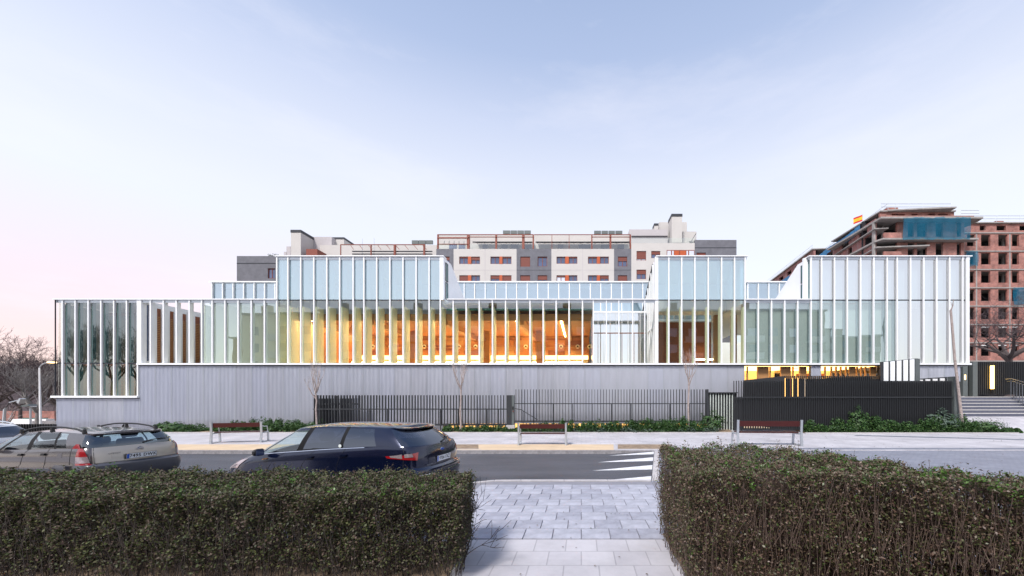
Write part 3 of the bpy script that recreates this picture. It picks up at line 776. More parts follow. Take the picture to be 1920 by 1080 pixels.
for p in (590, 627, 630, 672): MB().box(wx(p, 22) - .05, wx(p, 22) + .05, 22.05, 22.12, .1, wz(742, 22)).build('post', M_darksteel, g1)
MB().box(wx(591, 22), wx(672, 22), 22.0, 22.04, wz(759, 22), wz(756, 22)).build('rail', M_darksteel, g1)
gp = thing('gate_post', 'black steel gate post with a small intercom between the two fences', 'gate post', (wx(957, YF), YF, .12))
MB().box(wx(950.5, YF), wx(960, YF), YF - .14, YF + .2, .3, wz(741, YF)).build('post_body', M_darksteel, gp)
MB().box(wx(960.3, YF), wx(965, YF), YF - .14, YF + .1, .3, wz(741, YF)).build('post_flank', M_greysteel, gp)
MB().box(wx(961, YF), wx(964, YF), YF - .17, YF - .142, wz(768, YF), wz(762, YF)).build('intercom', M_black, gp)
MB().box(wx(962, YF), wx(964.5, YF), YF - .19, YF - .143, wz(771.5, YF), wz(770, YF)).build('door_handle', M_rust, gp)
f2 = thing('slatted_fence', 'tall thin slatted fence with many posts, right of the gate post', 'fence', (wx(1146, YF), YF, .12))
sl = slat_mesh(wz(792, YF), wz(730, YF), .026, .10)
x_ = wx(966, YF)
while x_ < wx(1327, YF): place(sl, 'slat', f2, (x_, YF + .25, 0)); x_ += .165
MB().box(wx(965, YF), wx(1327, YF), YF - .04, YF, wz(757.6, YF), wz(756, YF)).build('rail', M_darksteel, f2)
MB().box(wx(965, YF), wx(1327, YF), YF - .04, YF + .02, wz(791, YF), wz(788.5, YF)).build('bottom_rail', M_darksteel, f2)
for i in range(10):
    p = 1001 + i * 36.4
    MB().box(wx(p, YF) - .025, wx(p, YF) + .025, YF - .04, YF + .01, .1, wz(757.7, YF)).build('post', M_darksteel, f2)
MB().box(wx(1325, YF), wx(1328, YF), YF - .05, YF + .3, .1, wz(730, YF)).build('end_post', M_darksteel, f2)
sr = thing('stair_handrail', 'thin black handrail sloping down behind the slatted fence', 'handrail', (wx(980, 21.9), 21.9, .1))
MB().tube([(wx(965, 21.9), 21.9, wz(766, 21.9)), (wx(977, 21.9), 21.9, wz(768, 21.9)), (wx(1008, 21.9), 21.9, wz(787, 21.9))], .02).build('rail', M_darksteel, sr)
MB().tube([(wx(981, 21.9), 21.9, wz(770, 21.9)), (wx(981, 21.9), 21.9, .12)], .015).build('post', M_darksteel, sr)
cb = thing('concrete_block', 'pale concrete block at the foot of the gate post', 'concrete block', (wx(954, 21.2), 21.2, .12))
MB().box(wx(950, 21.2), wx(966, 21.2), 21.0, 21.25, .1, wz(797, 21.2)).build('block', M_edge, cb)
# pale striped gate
g2 = thing('striped_gate', 'pale and black striped gate under the overhang beside the dark fence', 'gate', (wx(1352, 22.2), 22.2, .12))
sl = slat_mesh(.12, wz(738, 22.2), .042, .05, M_frost)
for i in range(9): place(sl, 'slat', g2, (wx(1332, 22.2) + i * .158, 22.2, 0))
MB().box(wx(1328, 22.3), wx(1380, 22.3), 22.3, 22.34, .12, wz(737, 22.3)).build('backing', M_darksteel, g2)
MB().box(wx(1328, 22.2), wx(1382, 22.2), 22.1, 22.3, wz(737.5, 22.2), wz(735.5, 22.2)).build('top_rail', M_darksteel, g2)
# the big louvred enclosure
YL = 20.9
f3 = thing('louvred_fence', 'big solid looking dark louvred fence behind the right hand bench', 'fence', (wx(1590, YL), YL, .12))
sl = slat_mesh(.3, wz(714, YL), .016, .10)
x_ = wx(1376, YL); k = 0
while x_ < wx(1786, YL): place(sl, 'slat', f3, (x_, YL, 0)); x_ += (.135 if x_ < wx(1394, YL) else .098)
bk = MB(); bk.box(wx(1394, YL), wx(1786, YL), YL + .06, YL + .1, .25, wz(716.5, YL)); bk.build('backing', M_darksteel, f3)
MB().box(wx(1376, YL), wx(1786, YL), YL - .07, YL - .052, wz(745.5, YL), wz(744, YL)).build('rail', M_darksteel, f3)
MB().box(wx(1378, YL), wx(1394, YL), YL + .1, YL + .2, .2, 2.0).build('lower_panel', M_darksteel, f3)
MB().box(wx(1786.3, YL), wx(1794.5, YL), YL - .1, YL + .3, .2, wz(706, YL)).build('end_panel', M_greysteel, f3)
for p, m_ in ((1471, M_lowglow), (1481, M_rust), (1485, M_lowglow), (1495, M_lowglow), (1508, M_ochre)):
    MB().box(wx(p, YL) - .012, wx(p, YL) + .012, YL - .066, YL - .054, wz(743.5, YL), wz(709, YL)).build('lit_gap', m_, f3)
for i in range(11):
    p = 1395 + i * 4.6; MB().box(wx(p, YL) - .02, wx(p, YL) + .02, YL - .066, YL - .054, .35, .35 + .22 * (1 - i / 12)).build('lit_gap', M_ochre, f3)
# ramp parapet showing above it
rw = thing('ramp_parapet', 'dark sloping ramp parapet rising above the louvred fence', 'parapet', (wx(1500, 21.6), 21.6, .12))
def zz(p): return wz(p, 21.6)
def xx_(p): return wx(p, 21.6)
MB().prism([(xx_(1394), zz(713)), (xx_(1470), zz(705)), (xx_(1470), 1.6), (xx_(1394), 1.6)], 'y', 21.55, 21.65).build('sloping_panel', M_darksteel, rw)
MB().box(xx_(1470.5), xx_(1652), 21.75, 21.85, 1.6, zz(710)).build('low_panel', M_darksteel, rw)
sl = slat_mesh(2.6, zz(704.7), .03, .10)
x_ = xx_(1472)
while x_ < xx_(1652): place(sl, 'slat', rw, (x_, 21.6, 0)); x_ += .108
MB().prism([(xx_(1520), zz(714)), (xx_(1560), zz(708)), (xx_(1632), zz(706)), (xx_(1632), 2), (xx_(1520), 2)], 'y', 21.66, 21.74).build('inner_panel', M_darksteel, rw)
# white striped screen
ws = thing('striped_screen', 'white and black striped screen with a sloping top above the louvred fence', 'screen', (wx(1688, 21.4), 21.4, .12))
def sx(p): return wx(p, 21.4)
def sz(p): return wz(p, 21.4)
for i in range(5):
    a = 1656.5 + i * 12.2; b = a + 8.2
    ta = 679.5 - (a - 1652) * 6.0 / 60; tb = 679.5 - (b - 1652) * 6.0 / 60
    MB().prism([(sx(a), 2.6), (sx(b), 2.6), (sx(b), sz(tb)), (sx(a), sz(ta))], 'y', 21.36, 21.40).build('white_slat', M_frostwhite, ws)
MB().prism([(sx(1651.5), 2.6), (sx(1714), 2.6), (sx(1714), sz(672.5)), (sx(1651.5), sz(678.6))], 'y', 21.42, 21.47).build('backing', M_darksteel, ws)
MB().prism([(sx(1714.3), 2.6), (sx(1722), 2.6), (sx(1722), sz(673)), (sx(1714.3), sz(672.3))], 'y', 21.3, 21.8).build('end_panel', M_greysteel, ws)
for i in range(5):
    a = 1721 + i * 13.6
    MB().box(sx(a), sx(a + 8.5), 21.36, 21.40, 2.6, sz(712 - i * .9)).build('white_slat', M_whitewall, ws)
MB().prism([(sx(1716), 2.6), (sx(1786), 2.6), (sx(1786), sz(706)), (sx(1716), sz(710.5))], 'y', 21.42, 21.46).build('backing', M_darksteel, ws)
# steps up to the upper terrace
stp = thing('stone_steps', None, None, (24.5, 24.5, .82)); stp['kind'] = 'structure'
M_riser = mat('step_riser', (0.09, 0.095, 0.13), 0.8, var=0.2); M_tread = mat('step_nosing', (0.62, 0.60, 0.58), 0.7, var=0.1)
for i in range(6):
    y_ = 24.0 + i * .33; z_ = .82 + .205 * i
    MB().box(23.2, 45, y_, 27.2, z_ - (.6 if i == 0 else 0), z_ + .175).build('step', M_riser, stp)
    MB().box(23.2, 45, y_ - .012, y_ + .32, z_ + .1755, z_ + .204).build('nosing', M_tread, stp)
sheet('upper_terrace', [(22.75, 26.0), (60, 26.0), (60, 90), (22.75, 90)], 2.06, M_edge, -.3)
Y6 = 27.0
f4 = thing('entrance_screen', 'dark ribbed metal screen wall holding the lit lamp above the steps', 'screen', (wx(1870, Y6), Y6, 2.06))
MB().box(wx(1830, Y6), 48, Y6 + .1, Y6 + .14, 2.2, wz(678.5, Y6)).build('backing', M_darksteel, f4)
sl = slat_mesh(2.2, wz(678, Y6), .02, .09)
x_ = wx(1832, Y6)
while x_ < 45: place(sl, 'slat', f4, (x_, Y6 + .05, 0)); x_ += .15
for a, b, dy in ((1803, 1812, .0), (1822, 1831, .02)):
    MB().box(wx(a, Y6), wx(b, Y6), Y6 - .1 + dy, Y6 + .3, 2.1, wz(678.5, Y6)).build('post', M_greysteel, f4)
MB().box(wx(1788, Y6), wx(1802.8, Y6), Y6 + .2, Y6 + .26, 2.1, wz(682, Y6)).build('gate_panel', M_black, f4)
MB().box(wx(1812.2, Y6), wx(1822, Y6), Y6 + .2, Y6 + .26, 2.1, wz(679, Y6)).build('gate_panel', M_black, f4)
MB().box(wx(1805.8, Y6), wx(1807.6, Y6), Y6 - .13, Y6 - .103, wz(712, Y6), wz(703, Y6)).build('glowing_brass_plate', M_ledsoft, f4)  # plate glows by its material though it holds no lamp
lp = thing('wall_lamp', 'glowing vertical tube lamp on the dark entrance screen', 'lamp', (wx(1857, Y6), Y6 - .12, wz(707, Y6)))
MB().tube([(wx(1857, Y6), Y6 - .12, wz(729, Y6)), (wx(1857, Y6), Y6 - .12, wz(686, Y6))], .10, 14).build('lamp_tube', M_ledlamp, lp)
MB().box(wx(1857, Y6) - .05, wx(1857, Y6) + .05, Y6 - .08, Y6 + .0, wz(730.5, Y6), wz(729.1, Y6)).build('lamp_bracket', M_darksteel, lp)
hr = thing('step_handrail', 'grey steel handrail with balusters running down the right of the steps', 'handrail', (wx(1890, 25), 25, 1.2))
M_rail = mat('grey_rail', (0.16, 0.17, 0.19), 0.4, metal=.4)
def hp(px, py, d): return (wx(px, d), d, wz(py, d))
MB().tube([hp(1886, 711, 26.2), hp(1896, 710, 25.8), hp(1925, 718, 24.4), hp(1960, 733, 23.2)], .025, 8).build('handrail', M_rail, hr)
MB().tube([hp(1888, 715, 26.2), hp(1897, 714, 25.7), hp(1925, 723, 24.3), hp(1960, 739, 23.1)], .018, 8).build('lower_rail', M_rail, hr)
for i in range(11):
    p = 1895.5 + i * 5.4; t = i / 11.0; d_ = 25.7 - 2.0 * t
    top = 714 + max(0, (p - 1897)) * .33
    MB().tube([hp(p, top, d_), (wx(p, d_), d_, max(.12, 2.0 - 1.3 * t))], .022, 6).build('baluster', M_rail, hr)

# dark low wall and things beyond the pavilion's left end
lf = thing('low_black_fence', 'low black ribbed fence at the far left below the park trees', 'fence', (wx(40, 20.3), 20.3, .12))
MB().box(wx(-80, 20.4), wx(103.5, 20.4), 20.4, 20.46, .1, wz(795.5, 20.4)).build('panel', M_black, lf)
sl = slat_mesh(.1, wz(795, 20.3), .02, .06, M_black)
x_ = wx(-60, 20.3)
while x_ < wx(103, 20.3): place(sl, 'slat', lf, (x_, 20.33, 0)); x_ += .14
tag(MB().box(wx(18, 60), wx(86, 60), 60, 61, -2.6, wz(786, 60)).build('white_wall', M_whitewall), 'low white wall beyond the black fence at the far left', 'wall')
tag(MB().box(wx(60, 50), wx(104, 50), 50, 50.6, -2.6, wz(789.5, 50)).build('pale_wall', M_palegrey), 'pale grey garden wall nearest the end of the pavilion', 'wall')
tag(MB().box(wx(-60, 75), wx(102, 75), 75, 76, -4, wz(771, 75)).build('brick_wall', M_brickred), 'long red brick wall behind the park trees', 'wall')
tag(MB().box(wx(34, 66), wx(84, 66), 66, 66.4, -4, wz(783.5, 66)).build('green_barrier', mat('green_barrier', (0.02, 0.12, 0.07), 0.7)), 'green barrier between the white wall and the brick wall', 'barrier')
pg = MB(); prf = [(24, -.32), (36, -1.3), (50, -2.2), (60, -2.6), (82, -2.7), (140, -2.9)]
for (ya, za), (yb, zb) in zip(prf[:-1], prf[1:]): pg.quad((-300, ya, za), (-26.9, ya, za), (-26.9, yb, zb), (-300, yb, zb))
structure(pg.build('park_ground', M_earth))

# ------------------------------------------------------------------ benches
def bench(x, y, z, label, rz=0.0, arm=False, back=True, L=2.0):
    t = thing('park_bench', label, 'bench', (x, y, z), rz, 'red wood benches along the pavement')
    hw = L / 2 - .06
    # backrest towards the viewer (the seat faces the garden)
    for i in range(1):
        MB().box(-hw + .045, hw - .045, -.255, -.225, .66, .84).build('backrest_board', M_wood, t, local=True)
    for k in range(3):
        MB().box(-hw + .045, hw - .045, -.17 + k * .15, -.04 + k * .15, .43, .462).build('seat_board', M_wood, t, local=True)
    for s_ in (-1, 1):
        m = MB()
        m.prism([(-.33, 0), (-.25, 0), (-.235, .42), (-.27, .88), (-.31, .88), (-.28, .42)], 'x', s_ * hw - .035, s_ * hw + .035)
        m.build('leg', M_galv, t, local=True)
        m = MB(); m.prism([(.30, 0), (.36, 0), (.30, .44), (.24, .44)], 'x', s_ * hw - .03, s_ * hw + .03); m.build('leg', M_galv, t, local=True)
        m = MB(); m.box(s_ * hw - .028, s_ * hw + .028, -.24, .25, .38, .425); m.box(s_ * hw - .027, s_ * hw + .027, -.26, .31, .005, .03)
        m.build('seat_bracket', M_galv, t, local=True)
        if arm:
            MB().tube([(s_ * hw, -.25, .72), (s_ * hw, .0, .66), (s_ * hw, .22, .66), (s_ * hw, .27, .44)], .018).build('armrest', M_galv, t, local=True)
    return t
bench(wx(1017.5, 15.45), 15.55, .125, 'red wood bench on the ochre paving near the middle of the picture', arm=True)
b3 = bench(wx(1439, 15.2), 15.3, .12, 'red wood bench on grey paving in front of the louvred fence', rz=-.04, L=2.2)
b3.scale = (1.17, 1.1, 1.17)
b1 = bench(wx(462, 16.6), 16.3, .12, 'angled red wood bench seen above the blue car bonnet', rz=.28, arm=True, L=1.85)

# ------------------------------------------------------------------ bare trees
def branch(mb, p, d, L, r, depth, rg, spread=.55, bend=.18, up=.12, kids=(2, 3), shrink=.68, twig=None, minr=.004, sides=5, tb=2):
    """one limb as a bent tapering tube, then its side branches"""
    n = 4 if depth > 1 else 3
    pts = [Vector(p)]; dd = Vector(d).normalized()
    for i in range(n):
        dd = (dd + Vector((rg.uniform(-bend, bend), rg.uniform(-bend, bend), rg.uniform(-bend, bend) + up * .5))).normalized()
        pts.append(pts[-1] + dd * L / n)
    rs = [r * (1 - .45 * i / n) for i in range(n + 1)]
    (mb if depth > tb else (twig or mb)).tube(pts, rs, sides if depth > tb else 3, caps=False)
    if depth <= 0: return
    k = rg.randint(*kids)
    for j in range(k + (1 if depth > 2 else 0)):
        t = rg.uniform(.35, 1.0) if j else 1.0
        i = min(n - 1, int(t * n)); q = pts[i].lerp(pts[i+1], t * n - i) if i < n else pts[-1]
        ax = Vector((rg.uniform(-1, 1), rg.uniform(-1, 1), rg.uniform(-.4, .7)))
        nd = (dd * (1 - spread) + ax.normalized() * spread + Vector((0, 0, up))).normalized()
        branch(mb, q, nd, L * shrink * rg.uniform(.75, 1.15), max(minr, rs[-1] * rg.uniform(.55, .8)), depth - 1, rg, spread, bend, up, kids, shrink, twig, minr, sides, tb)

def tree(name, label, base, h_trunk, r, L, depth, seed, mt, mtw, group=None, lean=(0, 0), nlimb=4, spread=.55, up=.12, shrink=.68, kids=(2, 3), minr=.004, cat='tree', limb_el=.8, wig=.02, tb=2):
    rg = random.Random(seed)
    t = thing(name, label, cat, base, 0, group)
    tr, tw = MB(), MB(); cr_ = MB()
    top = Vector((lean[0], lean[1], h_trunk)); pts = []
    for i in range(6):
        f = i / 5; pts.append(Vector((top.x * f + rg.uniform(-wig, wig), top.y * f + rg.uniform(-wig, wig), h_trunk * f)))
    pts[0] = Vector((0, 0, -.05))
    tr.tube(pts, [r * (1.25 if i == 0 else 1 - .3 * i / 5) for i in range(6)], 10, caps=True)
    for j in range(nlimb):
        a = 2 * math.pi * (j + rg.uniform(-.25, .25)) / nlimb
        d = Vector((math.cos(a), math.sin(a), limb_el * rg.uniform(.7, 1.4)))
        st = pts[-1] if j < 3 else pts[-2].lerp(pts[-1], rg.uniform(.1, .9))
        branch(cr_, st, d, L * rg.uniform(.8, 1.15), r * .6, depth, rg, spread, .18, up, kids, shrink, tw, minr, 6, tb)
    tr.build('trunk', mt, t, smooth=40, local=True)
    cr_.build('branches', mt, t, smooth=40, local=True) if cr_.v else None
    if tw.v: tw.build('twigs', mtw, t, local=True)
    return t
def young(px, label, seed, top_py, crown_py, d=21.0):
    x_, z0 = wx(px, d), .15
    h = wz(crown_py, d) - z0
    return tree('young_tree', label, (x_, d, z0), h, .055, (wz(top_py, d) - wz(crown_py, d)) * .62, 3, seed, M_barkyoung, M_barkyoung,
        'bare young street trees', nlimb=5, spread=.34, up=.34, shrink=.62, minr=.006, limb_el=1.9, wig=.03)
young(593, 'bare young tree behind the roof of the dark blue car', 11, 690, 738)
young(864, 'bare young tree with a pale mottled trunk left of the gate post', 12, 684, 727)
young(1291, 'bare young tree in front of the striped gate end of the fence', 13, 664, 712, 20.8)
lt = tree('leaning_tree', 'thin bare tree trunk leaning left in front of the steps', (wx(1806, 20.6), 20.6, .15), wz(582, 20.6) - .15, .075, .4, 1, 5, M_barkyoung, M_barkyoung, lean=(wx(1781, 20.6) - wx(1806, 20.6), 0), nlimb=1, spread=.5, up=.5, limb_el=2.5, wig=.03)
tree('bare_tree', 'dark spreading bare tree in front of the unfinished brick block', (wx(1893, 31), 31, 2.06), wz(668, 31) - 2.06, .24, 2.3, 5, 21, M_bark, M_twig, nlimb=6, spread=.6, up=.06, shrink=.74, kids=(2, 3), limb_el=.8, wig=.05, minr=.008)
# park trees at the far left
tree('park_tree', 'large bare brown tree at the left edge of the picture', (wx(-22, 46), 46, -2.0), 2.4, .28, 3.4, 6, 31, M_bark, M_twig, 'bare park trees at the far left', nlimb=6, spread=.55, up=.08, shrink=.72, limb_el=1.0, minr=.012)
tree('park_tree', 'white limbed plane tree beside the tall street lamp', (wx(70, 42), 42, -1.8), 2.4, .20, 2.3, 5, 32, M_barkwhite, M_barkwhite, 'bare park trees at the far left', nlimb=6, spread=.45, up=.12, shrink=.70, limb_el=1.3, minr=.01, tb=1)
tree('park_tree', 'small crooked pale tree in front of the white wall', (wx(8, 38), 38, -1.5), .9, .12, 1.2, 3, 33, M_barkyoung, M_barkyoung, 'bare park trees at the far left', nlimb=3, spread=.6, up=.02, limb_el=.9, lean=(.3, 0))
tree('park_tree', 'bare brown tree half hidden behind the pavilion corner', (wx(112, 60), 60, -2.6), 3.2, .25, 3.4, 6, 34, M_bark, M_twig, 'bare park trees at the far left', nlimb=6, spread=.55, up=.08, shrink=.72, limb_el=1.0, minr=.014)
tree('park_tree', 'bare grey brown tree between the two largest park trees', (wx(38, 64), 64, -2.7), 3.2, .25, 3.6, 6, 35, M_bark, M_twig, 'bare park trees at the far left', nlimb=6, spread=.55, up=.08, shrink=.72, limb_el=1.0, minr=.014)
# wooded slope behind
hl = MB(); rg = random.Random(4); NX, NY = 60, 14
vs_ = [(-240 + i * 3.0, 95 + j * 7, -2.8 + 14.0 * (1 - math.exp(-j * .30)) + rg.uniform(-.5, .5) + 1.4 * math.sin(i * .35)) for j in range(NY) for i in range(NX)]
hl.add(vs_, [(j*NX+i, j*NX+i+1, (j+1)*NX+i+1, (j+1)*NX+i) for j in range(NY-1) for i in range(NX-1)])
structure(hl.build('hills', mat('winter_hillside', (0.062, 0.045, 0.047), 0.95, var=0.45, scale=.25, bump=.8, bscale=1.2), smooth=60))
wd = MB()
for k in range(260):
    j = rg.random(); x_ = rg.uniform(-215, -92); y_ = 84 + 60 * j; z_ = -2.8 + 14 * (1 - math.exp(-max(0, (y_ - 95) / 7) * .30))
    for q in range(7):
        branch(wd, (x_ + rg.uniform(-.5, .5), y_, z_), (rg.uniform(-.5, .5), rg.uniform(-.4, .4), 1), rg.uniform(1.6, 3.2), .06, 2, rg, .5, .2, .1, (2, 3), .65, None, .02, 3, 5)
tag(wd.build('woodland', M_twig), 'brown mass of bare winter woodland on the slope at the far left', 'woodland', kind='stuff')

# ------------------------------------------------------------------ street lamps at the left
l1 = thing('street_lamp', 'tall white street lamp with a curved arm near the pavilion corner', 'street lamp', (wx(76.5, 40), 40, -.2))
MB().tube([(wx(76.5, 40), 40, -1.7), (wx(74, 40), 40, wz(690, 40))], [.10, .06], 10).build('pole', M_whitewall, l1, smooth=40)
MB().tube([(wx(74, 40), 40, wz(690, 40)), (wx(77, 40), 40, wz(685, 40)), (wx(84, 40), 40, wz(681, 40)), (wx(92, 40), 40, wz(679.5, 40))], .05, 8).build('arm', M_galv, l1, smooth=40)
MB().box(wx(92, 40), wx(103, 40), 39.85, 40.15, wz(680.5, 40), wz(678.5, 40)).build('lamp_head', M_ledsoft, l1)
l2 = thing('park_lamp', 'short park lamp with a flat dark hood', 'lamp', (wx(57, 36), 36, -.2))
MB().tube([(wx(57.4, 36), 36, -1.4), (wx(57, 36), 36, wz(762, 36))], .07, 8).build('pole', M_galv, l2)
MB().prism([(wx(46, 36), wz(762, 36)), (wx(50, 36), wz(759.5, 36)), (wx(60, 36), wz(758, 36)), (wx(63, 36), wz(761, 36)), (wx(57, 36), wz(762.5, 36))], 'y', 35.7, 36.3).build('hood', M_greysteel, l2)
MB().box(wx(60.5, 36), wx(63, 36), 35.8, 36.2, wz(763, 36), wz(761.3, 36)).build('lamp_glass', M_whitewall, l2)
l3 = thing('floodlight', 'grey floodlight on a bent arm above the white wall', 'floodlight', (wx(18, 37), 37, -.2))
MB().tube([(wx(6, 37), 37, -1.5), (wx(9, 37), 37, wz(768, 37)), (wx(18, 37), 37, wz(755, 37)), (wx(34, 37), 37, wz(750.5, 37))], [.12, .10, .06, .05], 7).build('arm', M_galv, l3, smooth=50)
MB().prism([(wx(36, 37), wz(754, 37)), (wx(41, 37), wz(747, 37)), (wx(44, 37), wz(748, 37)), (wx(40, 37), wz(757, 37))], 'y', 36.8, 37.2).build('lamp_head', M_galv, l3)

# ------------------------------------------------------------------ apartment block behind
DB = 61.5
def ax(p): return wx(p, DB)
def az(p): return wz(p, DB)
ap = thing('apartment_block', 'cream and grey apartment block with orange windows rising behind the pavilion', 'building', (ax(930), DB + 8, 0))
SEG = [  # x range, top row, material, windows of the first row: (x0, x1, y0, y1, state)
 (444, 518, 480, M_concrete, [(502, 516, 503, 522, 'open')]),
 (518, 818, 481, M_concrete, []),
 (818, 850.5, 466.7, M_concrete, [(832, 843, 481, 495, 'half')]),
 (850.5, 968.5, 466.7, M_palestone, [(861, 877.5, 481, 495, 'low'), (883.5, 900, 481, 495, 'half'), (919.5, 936.5, 481, 495, 'open'), (942, 959, 481, 495, 'low')]),
 (968.5, 1033.9, 466.7, M_concrete, [(975.5, 994, 481, 500, 'shut'), (1008, 1026, 481, 499.5, 'open')]),
 (1033.9, 1151.3, 466.7, M_palestone, [(1043.5, 1060, 481, 494.5, 'open'), (1066.5, 1082.5, 481, 494.5, 'low'), (1102.5, 1119.5, 481, 494.5, 'low'), (1125, 1141.5, 481, 494.5, 'open')]),
 (1151.3, 1183.7, 466.7, M_concrete, [(1158.5, 1176, 481, 499.5, 'half')]),
 (1183.7, 1302.5, 455.8, M_palestone, [(1193.5, 1211.5, 470.5, 488.5, 'most'), (1221, 1238, 470.5, 484, 'half')]),
 (1302.5, 1381, 449.8, M_concrete, [(1306, 1323.5, 473.5, 490, 'shut')]),
]
STOREY = 35.0
STATES = ['shut', 'half', 'low', 'open', 'curtain', 'most', 'half', 'open']
wcache = {}
def apt_window(w, h, state):
    k = (round(w, 2), round(h, 2), state)
    if k in wcache: return wcache[k]
    fr = MB(); t = .09
    fr.box(-w/2, w/2, -.02, .08, h/2 - t, h/2); fr.box(-w/2, w/2, -.02, .08, -h/2, -h/2 + t)
    for x_ in (-w/2, w/2 - t, -t/2): fr.box(x_, x_ + t, -.02, .08, -h/2 + t, h/2 - t)
    pn = MB(); pn.box(-w/2 + t, w/2 - t, .03, .05, -h/2 + t, h/2 - t)
    cov = {'shut': 1.0, 'most': .82, 'half': .45, 'low': .18, 'open': .08, 'curtain': .22}[state]
    sh = MB(); n = max(1, int(h * cov / .12))
    for i in range(n):
        z1 = h/2 - i * h * cov / n
        sh.box(-w/2 + .03, w/2 - .03, -.05 if i % 2 else -.06, -.025, z1 - h * cov / n + .004, z1)
    wcache[k] = (fr.mesh('window', M_frame), pn.mesh('pane', M_curtain if state in ('curtain', 'most') else M_bluepane), sh.mesh('shutter', M_shutter))
    return wcache[k]
def put_window(par, x_, y_, z_, w, h, state):
    a, b, c = apt_window(w, h, state)
    o = place(a, 'window', par, (x_, y_, z_))
    for me, nm in ((b, 'pane'), (c, 'shutter')):
        q = bpy.data.objects.new(nm, me); COL.objects.link(q); q.parent = o
rg = random.Random(9)
for (a, b, top, m_, wins) in SEG:
    ops = []; allw = []
    for r in range(4):
        for (wa, wb, ya, yb, st) in wins:
            s_ = st if r == 0 else rg.choice(STATES)
            ops.append((ax(wa), ax(wb), az(yb + r * STOREY), az(ya + r * STOREY))); allw.append((*ops[-1], s_))
    mb = MB(); wall_open(mb, ax(a), ax(b), 0, az(top), DB, DB + .35, ops); mb.build('wall', m_, ap)
    for (xa, xb, za, zb, s_) in allw: put_window(ap, (xa + xb)/2, DB + .17, (za + zb)/2, xb - xa, zb - za, s_)
    # orange panels between paired windows
    for w1, w2 in zip(wins[:-1], wins[1:]):
        if m_ is M_palestone and w2[0] - w1[1] < 8:
            for r in range(3): MB().box(ax(w1[1]), ax(w2[0]), DB - .03, DB - .003, az(w1[3] + r*STOREY), az(w1[2] + r*STOREY)).build('orange_panel', M_orange, ap)
    # panel joints
    for r in range(3):
        zj = az(506.5 + r * STOREY)
        if a > 800 and a < 1180: MB().box(ax(a) + .01, ax(b) - .01, DB - .012, DB - .002, zj - .03, zj + .03).build('joint', M_palegrey if m_ is M_palestone else M_gasket, ap)
for p in (909.5, 1092.5): MB().box(ax(p) - .04, ax(p) + .04, DB - .011, DB - .001, 5, az(467)).build('joint', M_palegrey, ap)
MB().box(ax(444), ax(518), DB - .03, DB - .002, az(494.5), az(493)).build('cornice', M_gasket, ap)
MB().box(ax(1302.5), ax(1381), DB - .03, DB - .002, az(465), az(464)).build('joint', M_gasket, ap)
MB().box(ax(444), ax(1381), DB + .36, DB + 14, 0, az(482)).build('building_core', M_palegrey, ap)
MB().box(ax(1184), ax(1380), DB + .36, DB + 12, az(482), az(457)).build('building_core', M_palegrey, ap)
MB().box(ax(818.2), ax(1183), DB + .36, DB + 12, az(482), az(468)).build('building_core', M_palegrey, ap)
bw = MB(); bw.box(ax(1250), ax(1302), DB - .05, DB - .01, az(483), az(469)); bw.build('band_window', M_frame, ap)
for a, b, m_ in ((1251, 1258, M_curtain), (1260, 1263, M_curtain), (1264, 1273, M_orange), (1275, 1286, M_orange), (1287, 1290, M_curtain), (1292, 1301, M_curtain)):
    MB().box(ax(a), ax(b), DB - .07, DB - .052, az(482.5), az(470.5)).build('band_window_panel', m_, ap)
# set-back penthouse storey and roof volumes
def vol(name, a, b, ya, yb, y0, y1, m_): return MB().box(wx(a, DB + y0), wx(b, DB + y0), DB + y0, DB + y1, wz(yb, DB + y0), wz(ya, DB + y0)).build(name, m_, ap)
vol('penthouse_wall', 820, 1183, 441, 468, 3.2, 11, M_palestone)
vol('penthouse_wall', 600, 819, 459.5, 482, 3.2, 11, M_palestone)
vol('penthouse_wall', 1180, 1252, 430, 456, 2.5, 9, M_palegrey)
vol('parapet', 1184, 1252, 442, 443, 2.3, 2.45, M_gasket)
vol('roof_box', 1236, 1288, 416.5, 450, 5, 9, M_palestone)
vol('roof_box', 1279.5, 1306, 434, 456, 2.6, 6, M_palestone)
vol('roof_box', 575, 622, 444, 482, 4, 9, M_palegrey)
vol('roof_box', 537, 545, 462, 482, 3, 6, M_palegrey)
vol('roof_box', 532, 537.5, 472, 482, 3, 6, M_palegrey)
def chimney(a, b, ya, yb, y0, dpt, capm=5.0):
    ax = lambda p: wx(p, DB + y0)
    az = lambda p: wz(p, DB + y0)
    c = MB().box(ax(a), ax(b), DB + y0, DB + y0 + dpt, az(yb), az(ya + capm)).build('chimney', M_palestone, ap)
    q = MB().box(ax(a) - .05, ax(b) + .05, DB + y0 - .05, DB + y0 + dpt + .05, az(ya + capm) + .002, az(ya))
    q.build('chimney_cap', M_gasket, c)
chimney(1259.5, 1279, 401, 455, 1.2, 2.4); chimney(545.5, 564, 431, 481, 1.0, 5.5); chimney(624, 645, 445, 470, 5, 3.5, 3.5); chimney(1227, 1234, 419, 431, 4, 1.5, 4)
vol('timber_lean_to', 574, 595, 467, 482, 1.0, 3.5, M_rust)
for a, b, ya, yb in ((943, 956, 432, 438), (957, 969, 432, 438), (970, 982, 432, 438), (983, 995, 432, 438), (1114, 1127, 432.5, 438), (1128, 1140, 432.5, 438), (1141, 1153, 432.5, 438), (1154, 1167, 432.5, 438), (772, 784, 450.5, 457), (785, 798, 450.5, 457), (799, 811, 450.5, 457)):
    vol('solar_panel', a, b, ya, yb, 6, 6.3, M_greysteel)
for a, b in ((860, 872), (940, 952), (958, 972), (985, 996), (1046, 1056), (1085, 1107), (1126, 1144), (1158, 1170), (905, 914), (842, 856)):
    vol('penthouse_window', a, b, 458, 466.6, 3.1, 3.19, M_bluepane)
